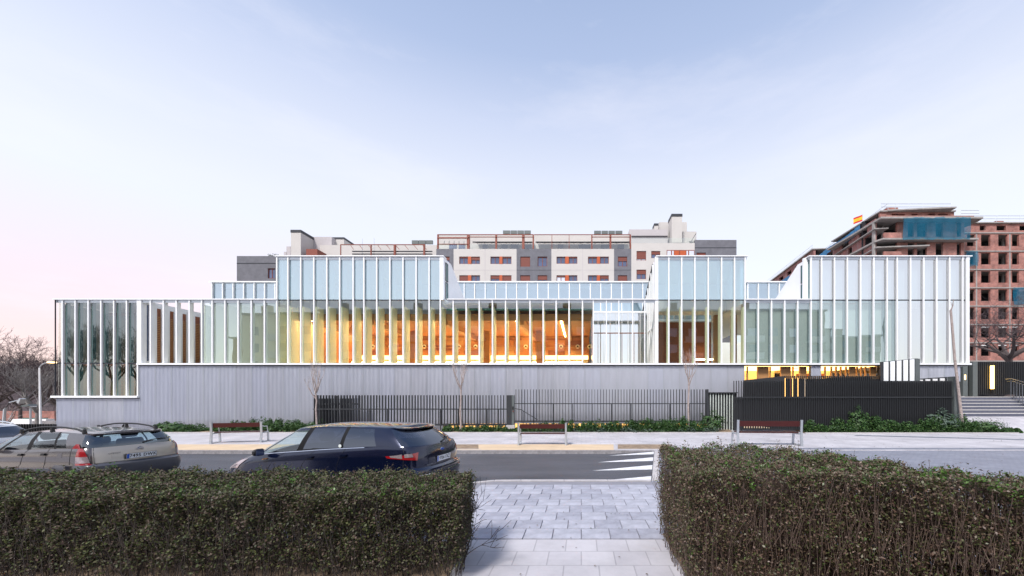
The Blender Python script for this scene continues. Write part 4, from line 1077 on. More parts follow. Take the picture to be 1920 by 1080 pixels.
# awnings
M_blk = M_gasket
for a, b, y_ in ((886, 998, 453.5), (1004, 1182, 453.5)):
    vol('awning_edge', a, b, y_ - .8, y_ + 1.0, .35, .5, M_blk)
    for k in range(int((b - a) / 14)):
        p = a + k * 14
        MB().tube([(ax(p), DB + 3.0, az(442)), (ax(p + 6), DB + .45, az(453))], .05, 5).build('awning_arm', M_rust, ap)
    MB().quad((ax(a), DB + .5, az(452.6)), (ax(b), DB + .5, az(452.6)), (ax(b), DB + 3.1, az(441.5)), (ax(a), DB + 3.1, az(441.5))).build('awning', M_awning, ap)
for y_ in (471, 476): vol('awning_edge', 660, 810, y_ - .8, y_ + .8, .7, .9, M_blk)
# glass balustrades
vol('balustrade', 820, 1183, 457.5, 466.6, .3, .33, M_glasslow)
vol('balustrade', 1184, 1302, 446, 455.7, .3, .33, M_glasslow)
# pergolas in red-brown steel
def pp(px, ya, yb, w, y0=.2): return MB().box(ax(px) - w/2, ax(px) + w/2, DB + y0, DB + y0 + w, az(yb), az(ya)).build('pergola_post', M_rust, ap)
def pb(a, b, y_, th, y0=.2): return MB().box(ax(a), ax(b), DB + y0, DB + y0 + .15, az(y_ + th/2), az(y_ - th/2)).build('pergola_beam', M_rust, ap)
for p, w in ((820, .22), (877, .42), (929.6, .28), (980.7, .38), (999.5, .22), (1034.6, .09), (1067, .09), (1109.8, .2), (1144.8, .3), (1182.2, .22)): pp(p, 439, 466.7, w)
for p, w in ((637, .12), (694, .16), (738.5, .30), (794, .26)): pp(p, 457.5, 481, w)
pb(819, 1000, 438.8, 1.3, .18); pb(1001, 1183, 438.8, 1.0, .18); pb(819, 877, 445.3, 2.4, .1); pb(877, 999, 443.6, 1.1, .1); pb(1110, 1182, 443.6, 1.1, .1); pb(819, 877, 457, 1.0, .1); pb(637, 796, 457.6, 1.2, .18)
for k in range(9): 
    p = 655 + k * 17; MB().tube([(ax(p), DB + .3, az(458)), (ax(p + 12), DB - .6, az(470.5))], .04, 5).build('pergola_rafter', M_rust, ap)
for k in range(6):
    p = 823 + k * 9.5; MB().tube([(ax(p), DB + 2.5, az(440)), (ax(p + 8), DB + .3, az(456.5))], .05, 5).build('pergola_rafter', M_greysteel, ap)
for p, t_ in ((672.5, 443), (695, 441), (1307, 436)):
    MB().tube([(ax(p), DB + 1, az(481)), (ax(p), DB + 1, az(t_))], .04, 5).build('aerial', M_galv, ap)
MB().tube([(ax(1298), DB + 1, az(450)), (ax(1307), DB + .5, az(435))], .04, 5).build('aerial', M_gasket, ap)
rgp = random.Random(5)
pot = MB()
for k in range(260):
    bx_ = rgp.choice([499, 505, 511, 1300, 1297])
    x_, z_ = ax(bx_ + rgp.gauss(0, 2.4)), az((478 if bx_ < 600 else 452) + rgp.gauss(0, 2.4)); s_ = .08
    pot.quad((x_, DB + .8, z_), (x_ + s_, DB + .7 + rgp.random()*.3, z_ + .03), (x_ + s_ * .6, DB + .8, z_ + s_), (x_ - .02, DB + .75, z_ + s_ * .7))
pot.build('terrace_plants', mat_leaf('terrace_leaf', [(.05, .08, .04), (.12, .15, .10)]), ap)

# ------------------------------------------------------------------ unfinished brick building on the right
DC = 62.0
def ux(p): return wx(p, DC)
def uz(p): return wz(p, DC)
uc = thing('unfinished_building', 'unfinished red brick apartment building with bare slabs and teal netting', 'building', (ux(1740), DC + 8, 0))
ST = 34.7
ops = []
for a, b in ((1672, 1697), (1709, 1721.5), (1741, 1753.5), (1759, 1777)): ops.append((ux(a), ux(b), uz(411), uz(401)))
mb = MB(); wall_open(mb, ux(1650), ux(1789), uz(413), uz(397.8), DC, DC + .3, ops); mb.build('brick_wall', M_brickred, uc)
MB().box(ux(1649), ux(1790), DC - .25, DC + 12, uz(397.7), uz(395.4)).build('roof_slab', M_slab, uc)
for r in range(8):
    zt_ = uz(416.5 + r * ST + (3.5 if r else 0)); zb_ = uz(416.5 + (r + 1) * ST)
    o2 = []
    for a, b in ((1702, 1714), (1719.5, 1738), (1754.5, 1768), (1794, 1802)): o2.append((ux(a), ux(b), uz((444 if r == 0 else 480) + max(0, r - 1) * ST + (0)), zt_ - .1))
    mb = MB(); wall_open(mb, ux(1682), ux(1808), zb_, zt_, DC, DC + .3, o2); mb.build('brick_wall', M_brickred, uc)
    MB().prism([(ux(1646), DC - 1.1), (ux(1684 if r else 1822), DC - 1.1), (ux(1688 if r else 1824), DC - .02), (ux(1808), DC - .02), (ux(1808), DC + 12), (ux(1640), DC + 12), (ux(1640), DC)], 'z', zb_ - .26, zb_ - .003).build('floor_slab', M_slab, uc)
    MB().box(ux(1648), ux(1680), DC - 1.08, DC - .8, zb_, zb_ + .85).build('balcony_parapet', M_brickred, uc)
    MB().box(ux(1640), ux(1643.5), DC + .2, DC + .6, zb_, zt_).build('column', M_slab, uc)
    MB().box(ux(1668), ux(1671), DC + 1.5, DC + 1.8, zb_, zt_).build('column', M_slab, uc)
    MB().box(ux(1742), ux(1747), DC + 1.6, DC + 1.9, zb_, zt_).build('column', M_slab, uc)
MB().prism([(ux(1640), DC - 1.3), (ux(1828), DC - 1.3), (ux(1832), DC - .1), (ux(1832), DC + 12), (ux(1640), DC + 12)], 'z', uz(416.4), uz(413.2)).build('floor_slab', M_slab, uc)
MB().box(ux(1650), ux(1812), DC - 1.2, DC - 1.0, uz(413.1), uz(410.8)).build('brick_edge', M_brickred, uc)
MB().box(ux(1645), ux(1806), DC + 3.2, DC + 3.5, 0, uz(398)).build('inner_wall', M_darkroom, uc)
MB().box(ux(1808.3), ux(1812), DC + .3, DC + .7, 0, uz(417)).build('column', M_slab, uc)
# right-hand wing
W2 = DC + 2.5
def vx(p): return wx(p, W2)
def vz(p): return wz(p, W2)
u2 = thing('unfinished_wing', 'lower brick wing of the unfinished building at the right edge with rows of openings', 'building', (vx(1890), W2 + 6, 0))
ops = [(vx(1837), vx(1848), vz(432), vz(423)), (vx(1868.5), vx(1886), vz(432), vz(423)), (vx(1911.5), vx(1926), vz(432), vz(423))]
mb = MB(); wall_open(mb, vx(1806), vx(2010), vz(435.5), vz(419.6), W2, W2 + .3, ops); mb.build('brick_wall', M_brickred, u2)
MB().box(vx(1806), vx(2010), W2 - .3, W2 + 10, vz(419.5), vz(417.6)).build('roof_slab', M_slab, u2)
for r in range(8):
    zt_ = vz(438 + r * 34.3); zb_ = vz(438 + (r + 1) * 34.3 - 2.2)
    o2 = [(vx(a), vx(b), vz(461.5 + r * 34.3), vz(440 + r * 34.3)) for a, b in ((1813, 1828), (1839.5, 1857), (1871.8, 1889.3), (1897.5, 1910.5), (1921, 1938), (1955, 1972))]
    mb = MB(); wall_open(mb, vx(1806), vx(2010), zb_, zt_, W2, W2 + .3, o2); mb.build('brick_wall', M_brickred, u2)
    MB().box(vx(1806), vx(2010), W2 - .12, W2 + 10, zt_ + .003, zt_ + .18).build('floor_slab', M_slab, u2)
    for a in (1829.5, 1892, 1942): MB().box(vx(a), vx(a + 2.5), W2 - .01 - .02, W2 - .004, zb_, zt_).build('column_face', M_slab, u2)
    for a in (1849, 1879, 1904): MB().box(vx(a), vx(a + 4), W2 + 2, W2 + 2.2, zb_, zt_).build('column', M_slab, u2)
    if r > 4:
        for a, b in ((1840, 1856.5), (1872.5, 1888.5), (1898, 1910)): MB().box(vx(a), vx(b), W2 + .1, W2 + .16, vz(442.5 + r * 34.3), vz(440.1 + r * 34.3)).build('white_board', M_whitewall, u2)
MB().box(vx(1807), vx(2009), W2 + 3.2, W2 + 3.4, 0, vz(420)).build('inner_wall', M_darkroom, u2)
# receding street side: runs almost straight away from the viewer
ang = math.atan2(0.0, 1.0)
dirv = Vector((wx(1160, 1.0), 1.0)).normalized()            # plan direction of the side wall
X0, Y0 = ux(1640), DC
xfS = Matrix(((dirv.x, dirv.y, 0, X0), (dirv.y, -dirv.x, 0, Y0), (0, 0, 1, 0), (0, 0, 0, 1)))   # local x runs along the wall, local y into the building
u3 = uc
LEN = 46
zrf = uz(395.5)
mb = MB(xfS); wall_open(mb, .3, LEN, zrf - 2.9, zrf - 1.15, .2, .5, [(k * 5.2 + a, k * 5.2 + b, zrf - 2.6, zrf - 1.5) for k in range(9) for a, b in ((2.2, 4.4),)]); mb.build('brick_wall', M_brickredy, uc)
MB(xfS).box(-.2, LEN + .5, 1.9, 12, zrf - .15, zrf + .05).build('roof_slab', M_slab, uc)
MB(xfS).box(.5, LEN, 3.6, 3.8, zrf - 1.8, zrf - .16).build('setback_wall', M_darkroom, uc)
for k in range(10): MB(xfS).box(.6 + k * 4.9, .95 + k * 4.9, 2.0, 2.3, zrf - 1.8, zrf - .16).build('column', M_slab, uc)
tp = MB(xfS)
for k in range(13):
    a = 4 + k * 1.5; tp.box(a, a + 1.5, .1 + .06 * math.sin(k), .13 + .06 * math.sin(k), zrf - 1.7 - .2 * math.sin(k * .9), zrf - .45 - .25 * abs(math.sin(k * .5)))
tp.build('blue_tarpaulin', M_netblue, uc)
MB(xfS).box(-.3, LEN + .5, -.25, 1.9, zrf - 3.05, zrf - 2.9).build('floor_slab', M_slab, uc)
for r in range(1, 8):
    zt_ = zrf - 3.06 - (r - 1) * 3.0; zb_ = zt_ - 2.8
    o2 = [(k * 9.5 + a, k * 9.5 + b, zb_ + c, zt_ - .15) for k in range(5) for a, b, c in ((.4, 3.2, .7), (6.4, 7.6, .5))]
    mb = MB(xfS); wall_open(mb, .35, LEN, zb_, zt_, .2, .5, o2); mb.build('brick_wall', M_brickredy, uc)
    MB(xfS).box(-.3, LEN, .08, 8, zb_ - .2, zb_ - .003).build('floor_slab', M_slab, uc)
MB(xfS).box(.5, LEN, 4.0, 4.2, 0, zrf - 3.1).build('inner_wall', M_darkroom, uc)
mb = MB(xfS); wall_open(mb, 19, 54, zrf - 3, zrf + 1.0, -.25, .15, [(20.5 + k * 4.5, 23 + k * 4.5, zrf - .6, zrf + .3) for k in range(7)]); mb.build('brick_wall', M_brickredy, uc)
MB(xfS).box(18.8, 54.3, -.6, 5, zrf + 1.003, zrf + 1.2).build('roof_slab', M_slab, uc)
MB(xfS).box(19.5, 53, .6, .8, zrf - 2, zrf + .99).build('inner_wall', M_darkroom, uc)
MB(xfS).box(30, 52, -.5, -.45, zrf - 2.6, zrf - .9).build('blue_tarpaulin', M_netblue, uc)
# safety net on the top floor
nt = MB(); NXn = 36
for j in range(6):
    for i in range(NXn + 1):
        p = 1680 + i * (1803 - 1680) / NXn
        sag = (math.sin(i * .55) * 1.0 + math.sin(i * 1.7) * .6) * (1 if j in (0, 5) else .3)
        nt.v.append((ux(p), DC - 1.45 + .10 * math.sin(i * .85 + j * .4) + .05 * math.sin(i * 2.3 - j), uz(415.5 + j * 8.0 + sag)))
nt.f = [(j*(NXn+1)+i, j*(NXn+1)+i+1, (j+1)*(NXn+1)+i+1, (j+1)*(NXn+1)+i) for j in range(5) for i in range(NXn)]; nt.m = [0] * len(nt.f)
tag(nt.build('safety_net', M_net, smooth=80), 'teal safety net draped across the top floor of the unfinished building', 'safety net')
nt = MB()
for (a, b, ya, yb) in ((1808, 1830, 472, 500), (1896, 1930, 540, 572)):
    for i in range(6):
        for j in range(4):
            f_ = lambda u, v: (vx(a + (b - a) * u), W2 - .35 + .12 * math.sin(u * 9 + v * 4), vz(ya + (yb - ya) * v + 1.2 * math.sin(u * 7) * (v > .9)))
            nt.quad(f_(i/6, j/4), f_((i+1)/6, j/4), f_((i+1)/6, (j+1)/4), f_(i/6, (j+1)/4))
    tag(nt.build('safety_net', M_net), 'small dark teal net on the lower wing, %s' % ('beside the corner of the pavilion' if a < 1850 else 'between window rows at the right edge'), 'safety net'); nt = MB()
# guard rails on the roofs
def guard(label, pts_, h=1.1, step=1.9):
    t = thing('roof_guard_rail', label, 'guard rail', tuple(pts_[0]), 0, 'guard rails on the unfinished roofs')
    for a, b in zip(pts_[:-1], pts_[1:]):
        a, b = Vector(a), Vector(b)
        for q in (h, h * .55): MB().tube([a + Vector((0, 0, q)), b + Vector((0, 0, q))], .035, 4).build('rail', M_galv, t)
        n = max(1, int((b - a).length / step))
        for i in range(n + 1):
            c = a.lerp(b, i / n); MB().tube([c, c + Vector((0, 0, h + .1))], .035, 4).build('post', M_galv, t)
def S(s_, y_, z_): v = xfS @ Vector((s_, y_, z_)); return tuple(v)
guard('guard rail along the front roof edge above the teal net', [(ux(1652), DC, uz(395)), (ux(1784), DC, uz(395))])
guard('guard rail following the long side roof edge under the flag', [S(0, 2, zrf), S(LEN, 2, zrf)], step=3)
guard('guard rail on the far roof step at the left end of the unfinished building', [S(20, 0, zrf + 1.2), S(54, 0, zrf + 1.2)], step=4)
guard('short guard rail on the lower roof step right of the net', [(ux(1790), DC - 1, uz(413)), (ux(1824), DC - 1, uz(413))])
guard('guard rail along the roof of the right hand wing', [(vx(1825), W2, vz(417)), (vx(2000), W2, vz(417))])
for a, b, t_, d_ in ((1664, 1684, 389, 3), (1715, 1729, 393, 3), (1867, 1882, 414, 5)):
    tag(MB().box(wx(a, DC + d_), wx(b, DC + d_), DC + d_, DC + d_ + 1.5, wz(t_ + 10, DC + d_), wz(t_, DC + d_)).build('brick_stack', M_brickred), 'stack of pink bricks on the unfinished roof, %s' % {1664: 'nearest the flag', 1715: 'behind the middle of the front guard rail', 1867: 'on the lower right hand wing'}[a], 'brick pallet', 'brick pallets on the unfinished roofs')
fl = thing('flag', 'small red and yellow striped flag on the corner of the unfinished roof', 'flag', S(6.5, 2, zrf))
fp = Vector(S(6.5, 2, zrf))
MB().tube([fp, fp + Vector((0, 0, 2.4))], .03, 5).build('flag_pole', M_galv, fl)
mf = [mat('flag_red', (0.55, 0.02, 0.02), 0.7), mat('flag_yellow', (0.80, 0.45, 0.02), 0.7)]
for (z0, z1, m_) in ((2.1, 2.38, mf[0]), (1.55, 2.1, mf[1]), (1.27, 1.55, mf[0])):
    q = MB()
    for k in range(6):
        xa, xb = -k * .27, -(k + 1) * .27; da, db = -.035 * k, -.035 * (k + 1); wa, wb = .07 * math.sin(k), .07 * math.sin(k + 1)
        q.quad((fp.x + xa, fp.y + wa, fp.z + z0 + da * 3), (fp.x + xb, fp.y + wb, fp.z + z0 + db * 3), (fp.x + xb, fp.y + wb, fp.z + z1 + db * 3), (fp.x + xa, fp.y + wa, fp.z + z1 + da * 3))
    q.build('flag_stripe', m_, fl)

# ------------------------------------------------------------------ houses across the street, mirrored in the glass
M_brn = mat_brick('brown_brick', (0.20, 0.10, 0.065), (0.16, 0.08, 0.05), (0.2, 0.16, 0.13), .25, .08, .01)
M_orb = mat_brick('orange_brick', (0.46, 0.20, 0.08), (0.40, 0.17, 0.07), (0.35, 0.25, 0.18), .25, .08, .01)
def house_opposite(label, xa, xb, y_, ht, m_, depth=12, yaw=0.0):
    t = thing('apartment_block', label, 'building', ((xa + xb)/2, y_ - depth/2, 0), 0, 'apartment blocks mirrored in the glass')
    MB().box(xa, xb, y_ - depth, y_ - .35, 0, ht).build('building_core', m_, t)
    ops = []; n = max(1, int((xb - xa) / 3.6)); st = int(ht / 3)
    for r in range(st):
        for i in range(n):
            x_ = xa + (i + .5) * (xb - xa) / n
            ops.append((x_ - .8, x_ + .8, r * 3 + 1.0, r * 3 + 2.5))
    mb = MB(); wall_open(mb, xa, xb, 0, ht, y_ - .34, y_, ops); mb.build('wall', m_, t)
    pm_ = MB().box(-.8, .8, -.03, .03, -.75, .75).mesh('window', M_bluepane); cm_ = MB().box(-.8, .8, -.03, .03, -.75, .75).mesh('window', M_curtain)
    for (a, b, c, d_) in ops: place(pm_ if rg.random() < .6 else cm_, 'window', t, ((a+b)/2, y_ - .2, (c+d_)/2))
    bal = MB().box(-1.6, 1.6, 0, 1.1, -.15, .02).box(-1.6, 1.6, 1.05, 1.1, .02, .95).mesh('balcony', M_palestone)
    for r in range(1, st):
        for i in range(1, n, 3): place(bal, 'balcony', t, (xa + (i + .5) * (xb - xa) / n, y_ + .01, r * 3))
    MB().box(xa - .3, xb + .3, y_ - depth - .3, y_ + .4, ht, ht + .25).build('roof', M_slab, t)
    for i in range(0, n, 4): MB().box(xa + 2 + i * 3.4, xa + 3.2 + i * 3.4, y_ - 3, y_ - 2, ht + .25, ht + 2.0).build('chimney', m_, t)
RV = 67.6
def rx(p): return wx(p, RV)
house_opposite('brown brick apartment block mirrored in the middle of the glass', rx(600), rx(1108), -22, 17.2, M_brn)
house_opposite('brown brick block mirrored in the middle tower glass', rx(1247), rx(1560), -24, 17.6, M_brn)
house_opposite('cream block mirrored left of the hall', rx(452), rx(596), -22, 16.6, M_creamwall)
house_opposite('low orange brick block mirrored in the left bays', rx(398), rx(449), -26, 13.0, M_orb)
house_opposite('pale block mirrored in the opal bays', rx(1562), rx(1640), -34, 16.0, M_palestone, 10)
house_opposite('small brown block mirrored in the right tower', rx(1690) , rx(1800), -40, 15.5, M_brn, 10)
for i, (p, s_) in enumerate(((150, 51), (215, 52), (262, 53))):
    tree('street_tree', 'bare tree across the street, %s of those mirrored in the end block' % ('leftmost', 'middle', 'rightmost')[i], (wx(p, 60), -14.0, 0), 5, .25, 3.6, 5, s_, M_bark, M_twig, 'bare trees mirrored in the end block', nlimb=6, up=.1, shrink=.72, limb_el=1.1, minr=.015)

# ------------------------------------------------------------------ cars
def smooth_interp(tab, x):
    """piecewise cubic-ish interpolation through (x, value) pairs"""
    if x <= tab[0][0]: return tab[0][1]
    for (a, va), (b, vb) in zip(tab[:-1], tab[1:]):
        if x <= b:
            t = (x - a) / (b - a); return va + (vb - va) * t
    return tab[-1][1]

def half_ring(xr, xf, w, cr, cf, nr, ns, nf, er=3.0, ef=2.4, stations=None):
    """plan outline from the rear centre round the left side to the front centre"""
    pts = []
    for i in range(nr):
        th = math.pi/2 * (i / nr)
        pts.append((xr + cr * (1 - math.cos(th) ** (2/er)), w * math.sin(th) ** (2/er)))
    if stations is None: stations = [i / ns for i in range(ns + 1)]
    xa, xb = xr + cr, xf - cf
    for s_ in stations:
        x = xa + (xb - xa) * s_ if stations and max(stations) <= 1.0001 else s_
        pts.append((x, w))
    for i in range(1, nf + 1):
        th = math.pi/2 * (1 - i / nf)
        pts.append((xf - cf * (1 - math.cos(th) ** (2/ef)), w * max(0, math.sin(th)) ** (2/ef)))
    return pts

def outward(mb, p):
    """turn every face of a shell so that it looks away from the middle of the car"""
    for i, f in enumerate(mb.f):
        q = [Vector(mb.v[k]) for k in f]; c = sum(q, Vector()) / len(q)
        n = Vector()
        for a, b in zip(q, q[1:] + q[:1]): n += a.cross(b)
        ctr = Vector((min(max(c.x, p['L'] * .3), p['L'] * .6), 0, .7))
        if n.dot(c - ctr) < 0: mb.f[i] = f[::-1]
    return mb

class Car:
    def __init__(s, spec, name, label, cat, loc, rz):
        s.p = spec; s.root = thing(name, label, cat, loc, rz)
        L, W = spec['L'], spec['W'] / 2
        NR, NS, NF = 16, 28, 12
        s.NR, s.NS, s.NF = NR, NS, NF
        belt = spec['belt']
        # lower body: rows of half rings
        s.low = []
        for k, (fz_, wf, xr, xf, cr, cf) in enumerate(spec['rows']):
            ring = half_ring(xr, L - xf, W * wf, cr, cf, NR, NS, NF, spec.get('er', 3.0), 2.3)
            row = []
            for (x, y) in ring:
                zb = smooth_interp(belt, x)
                z = spec['sill'] + (zb - spec['sill']) * fz_
                # waist narrows slightly in plan toward nose and tail
                row.append(Vector((x, y * (1 - .05 * max(0, (x - L*.6) / (L*.4)) ** 2), z)))
            s.low.append(row)
        s.ncol = len(s.low[0])
    def P(s, c, r):
        """point and outward normal on the lower body at column c, row r (floats), left side"""
        c = max(0, min(s.ncol - 1.001, c)); r = max(0, min(len(s.low) - 1.001, r))
        i, j = int(c), int(r); a, b = c - i, r - j
        p00, p10, p01, p11 = s.low[j][i], s.low[j][i+1], s.low[j+1][i], s.low[j+1][i+1]
        p = p00*(1-a)*(1-b) + p10*a*(1-b) + p01*(1-a)*b + p11*a*b
        du = (p10 - p00)*(1-b) + (p11 - p01)*b; dv = (p01 - p00)*(1-a) + (p11 - p10)*a
        n = dv.cross(du)
        if n.length < 1e-9: n = Vector((0, 1, 0))
        n.normalize()
        ctr = Vector((s.p['L']/2, 0, p.z))
        if n.dot(p - ctr) < 0: n = -n
        return p, n
    def patch(s, name, quad, m_, off=.012, nu=8, nv=4, sides=(1, -1), parent=None, thick=.02):
        """quad: four (col,row) corners: a(bottom,start) b(bottom,end) c(top,end) d(top,start), laid proud of the skin"""
        out = []
        for sd_ in sides:
            mb = MB(); g = []
            for layer in (off, off - thick):
                for j in range(nv + 1):
                    for i in range(nu + 1):
                        u, v = i / nu, j / nv
                        c = (quad[0][0]*(1-u) + quad[1][0]*u)*(1-v) + (quad[3][0]*(1-u) + quad[2][0]*u)*v
                        r = (quad[0][1]*(1-u) + quad[1][1]*u)*(1-v) + (quad[3][1]*(1-u) + quad[2][1]*u)*v
                        p, n = s.P(c, r); q = p + n * layer
                        g.append((q.x, q.y * sd_, q.z))
            N = (nu+1)*(nv+1); fs = []
            for j in range(nv):
                for i in range(nu):
                    a = j*(nu+1)+i; fs.append((a, a+1, a+nu+2, a+nu+1))
            edge = [i for i in range(nu+1)] + [(j+1)*(nu+1)-1 for j in range(1, nv+1)] + [nv*(nu+1)+i for i in range(nu-1, -1, -1)] + [j*(nu+1) for j in range(nv-1, 0, -1)]
            for a, b in zip(edge, edge[1:] + edge[:1]): fs.append((a, b, b+N, a+N))
            if sd_ < 0: fs = [f[::-1] for f in fs]
            mb.add(g, fs); out.append(mb.build(name, m_, parent or s.root, smooth=45, local=True))
        return out
    def skin(s):
        """body panels by kind"""
        groups = {}
        cell = s.p['cell']
        for j in range(len(s.low) - 1):
            for i in range(s.ncol - 1):
                nm = cell(i, j, s); groups.setdefault(nm, []).append((i, j))
        for nm, cells in groups.items():
            mb = MB()
            idx = {}
            def vid(i, j, sd_):
                k = (i, j, sd_ if s.low[j][i].y > 1e-6 else 1)
                if k not in idx:
                    p = s.low[j][i]; idx[k] = len(mb.v); mb.v.append((p.x, p.y * sd_, p.z))
                return idx[k]
            for (i, j) in cells:
                for sd_ in (1, -1):
                    f = (vid(i, j, sd_), vid(i, j+1, sd_), vid(i+1, j+1, sd_), vid(i+1, j, sd_))
                    if sd_ < 0: f = f[::-1]
                    f = tuple(dict.fromkeys(f))
                    if len(f) > 2: mb.f.append(f); mb.m.append(0)
            outward(mb, s.p).build(nm, s.p['mats'][nm], s.root, smooth=35, local=True)
    def deck(s):
        """bonnet and the shelf under the glass, strung across between left and right belt lines"""
        top = s.low[-1]; xw = s.p['xw']
        for nm, m_, sel in (('bonnet', s.p['mats']['body'], lambda x: x >= xw - .25), ('cabin_floor', M_black, lambda x: x < xw - .2)):
            mb = MB(); cols = [i for i in range(s.ncol) if sel(top[i].x)]
            NY = 10; g = {}
            for i in cols:
                for k in range(NY + 1):
                    t = -1 + 2 * k / NY; p = top[i]
                    crown = (s.p['crown'] if nm == 'bonnet' else -.02)
                    g[i, k] = len(mb.v); mb.v.append((p.x, p.y * t, p.z + crown * (1 - t*t) * min(1, p.y / .5)))
            for a, b in zip(cols[:-1], cols[1:]):
                for k in range(NY): mb.f.append((g[a, k], g[b, k], g[b, k+1], g[a, k+1])); mb.m.append(0)
            if mb.f: mb.build(nm, m_, s.root, smooth=50, local=True)
    def greenhouse(s):
        p = s.p; W = p['W'] / 2
        G = [0, .07, .3, .55, .8, .93, 1.0]
        seg = p['side']      # list of (x at belt, x at top, kind of the strip that starts here)
        NR, NF = 14, 12
        cols = []            # kinds per column gap
        rings = []
        for g in G:
            xr = p['xr'][0] + (p['xr'][1] - p['xr'][0]) * g + .05 * math.sin(math.pi * g) * -1
            xf = p['xf'][0] + (p['xf'][1] - p['xf'][0]) * g + .06 * math.sin(math.pi * g)
            w = W * (p['wg'][0] + (p['wg'][1] - p['wg'][0]) * g + .035 * math.sin(math.pi * g))
            crr, cff = p['gr'][0] + (p['gr'][1]-p['gr'][0])*g, p['gf'][0] + (p['gf'][1]-p['gf'][0])*g
            st = []; kinds = []
            for a, b in zip(seg[:-1], seg[1:]):
                for q in range(3):
                    xa = a[0] + (a[1] - a[0]) * g; xb = b[0] + (b[1] - b[0]) * g
                    st.append(xa + (xb - xa) * q / 3); kinds.append(a[2])
            st.append(seg[-1][0] + (seg[-1][1] - seg[-1][0]) * g)
            ring = []
            for i in range(NR):
                th = math.pi/2 * i / NR; ring.append((xr + (st[0] - xr) * (1 - math.cos(th) ** (2/p['eg'])), w * math.sin(th) ** (2/p['eg'])))
            ring += [(x, w * (1 - p['wtap'] * max(0, (x - st[0]) / (st[-1] - st[0]) - .5) ** 2 * 4 * .3)) for x in st]
            wl_ = ring[-1][1]
            for i in range(1, NF + 1):
                th = math.pi/2 * (1 - i / NF); ring.append((xf - (xf - st[-1]) * (1 - math.cos(th) ** (2/2.2)), wl_ * max(0, math.sin(th)) ** (2/2.2)))
            row = []
            for (x, y) in ring:
                zb = smooth_interp(p['belt'], x) - .012; zt = smooth_interp(p['roof'], x)
                row.append(Vector((x, y, zb + (zt - zb) * g)))
            rings.append(row)
        nc = len(rings[0])
        kind_of = ['rear'] * p['rearcols'] + ['pillar'] * (NR - p['rearcols']) + kinds + ['wind'] * (NF)
        kind_of[NR + len(kinds)] = 'pillar'
        s.rings = rings; s.gk = kind_of; s.gNR = NR
        body = MB(); glass = {}
        def addf(mb, i, j, sd_):
            q = [rings[j][i], rings[j][i+1], rings[j+1][i+1], rings[j+1][i]]
            vs_ = [(v.x, v.y * sd_, v.z) for v in q]
            mb.add(vs_, [(0, 3, 2, 1) if sd_ > 0 else (0, 1, 2, 3)])
        for j in range(len(G) - 1):
            for i in range(nc - 1):
                k = kind_of[i]
                isglass = k not in ('pillar', 'black') and 1 <= j <= 4
                if k == 'rear' and p.get('rear_low', False) and j == 0: isglass = True
                for sd_ in (1, -1):
                    if isglass:
                        key = (k, 0) if k in ('rear', 'wind') else (k, sd_)
                        addf(glass.setdefault(key, MB()), i, j, sd_)
                    elif k == 'black': addf(glass.setdefault(('trim', sd_, (i - NR) // 3), MB()), i, j, sd_)
                    else: addf(body, i, j, sd_)
        # roof
        top = rings[-1]; NY = 12; base = len(body.v)
        for i in range(nc):
            for k in range(NY + 1):
                t = -1 + 2*k/NY; v = top[i]; body.v.append((v.x, v.y * t, v.z + p['rcrown'] * (1 - t*t) ** .8 * min(1, v.y / .4)))
        for i in range(nc - 1):
            for k in range(NY):
                a = base + i*(NY+1) + k; body.f.append((a, a+NY+1, a+NY+2, a+1)); body.m.append(0)
        def weld(mb):
            me = {}; remap = []; nv = []
            for v in mb.v:
                k = (round(v[0], 4), round(v[1], 4), round(v[2], 4))
                if k not in me: me[k] = len(nv); nv.append(v)
                remap.append(me[k])
            fs, ms = [], []
            for f, m_ in zip(mb.f, mb.m):
                q = tuple(dict.fromkeys(remap[i] for i in f))
                if len(q) > 2: fs.append(q); ms.append(m_)
            mb.v, mb.f, mb.m = nv, fs, ms; return mb
        outward(weld(body), p).build('roof_shell', p['mats']['body'], s.root, smooth=40, local=True)
        for (k, *_), mb in glass.items():
            nm = {'rear': 'rear_window', 'wind': 'windscreen', 'trim': 'pillar_trim'}.get(k, 'side_window')
            m_ = M_trim if k == 'trim' else (p['reargl'] if k == 'rear' else (M_cargl if k in ('f', 'wind') else p['sidegl']))
            outward(weld(mb), p).build(nm, m_, s.root, smooth=60, local=True)
    def gpoint(s, c, g):
        """point on the greenhouse at column c, fraction g (0 belt .. 1 roof edge)"""
        G = [0, .07, .3, .55, .8, .93, 1.0]
        j = max(k for k in range(6) if G[k] <= g) if g < 1 else 5
        b = (g - G[j]) / (G[j+1] - G[j]); i = min(int(c), len(s.rings[0]) - 2); a = c - i
        r = s.rings
        return r[j][i]*(1-a)*(1-b) + r[j][i+1]*a*(1-b) + r[j+1][i]*(1-a)*b + r[j+1][i+1]*a*b
    def belt_trim(s, m_, x0, x1, r=.009):
        for sd_ in (1, -1):
            pts = [Vector((v.x, (v.y + .012) * sd_, v.z + .012)) for v in s.rings[0] if x0 < v.x < x1]
            if len(pts) > 1: MB().tube(pts, r, 6).build('belt_trim', m_, s.root, smooth=40, local=True)
    def seam(s, c0, r0, c1, r1, sides=(1, -1), w=.004):
        for sd_ in sides:
            pts = []
            for i in range(9):
                t = i / 8; p, n = s.P(c0 + (c1-c0)*t, r0 + (r1-r0)*t); q = p + n * .001; pts.append((q.x, q.y*sd_, q.z))
            MB().tube(pts, w, 4).build('panel_gap', M_black, s.root, local=True)
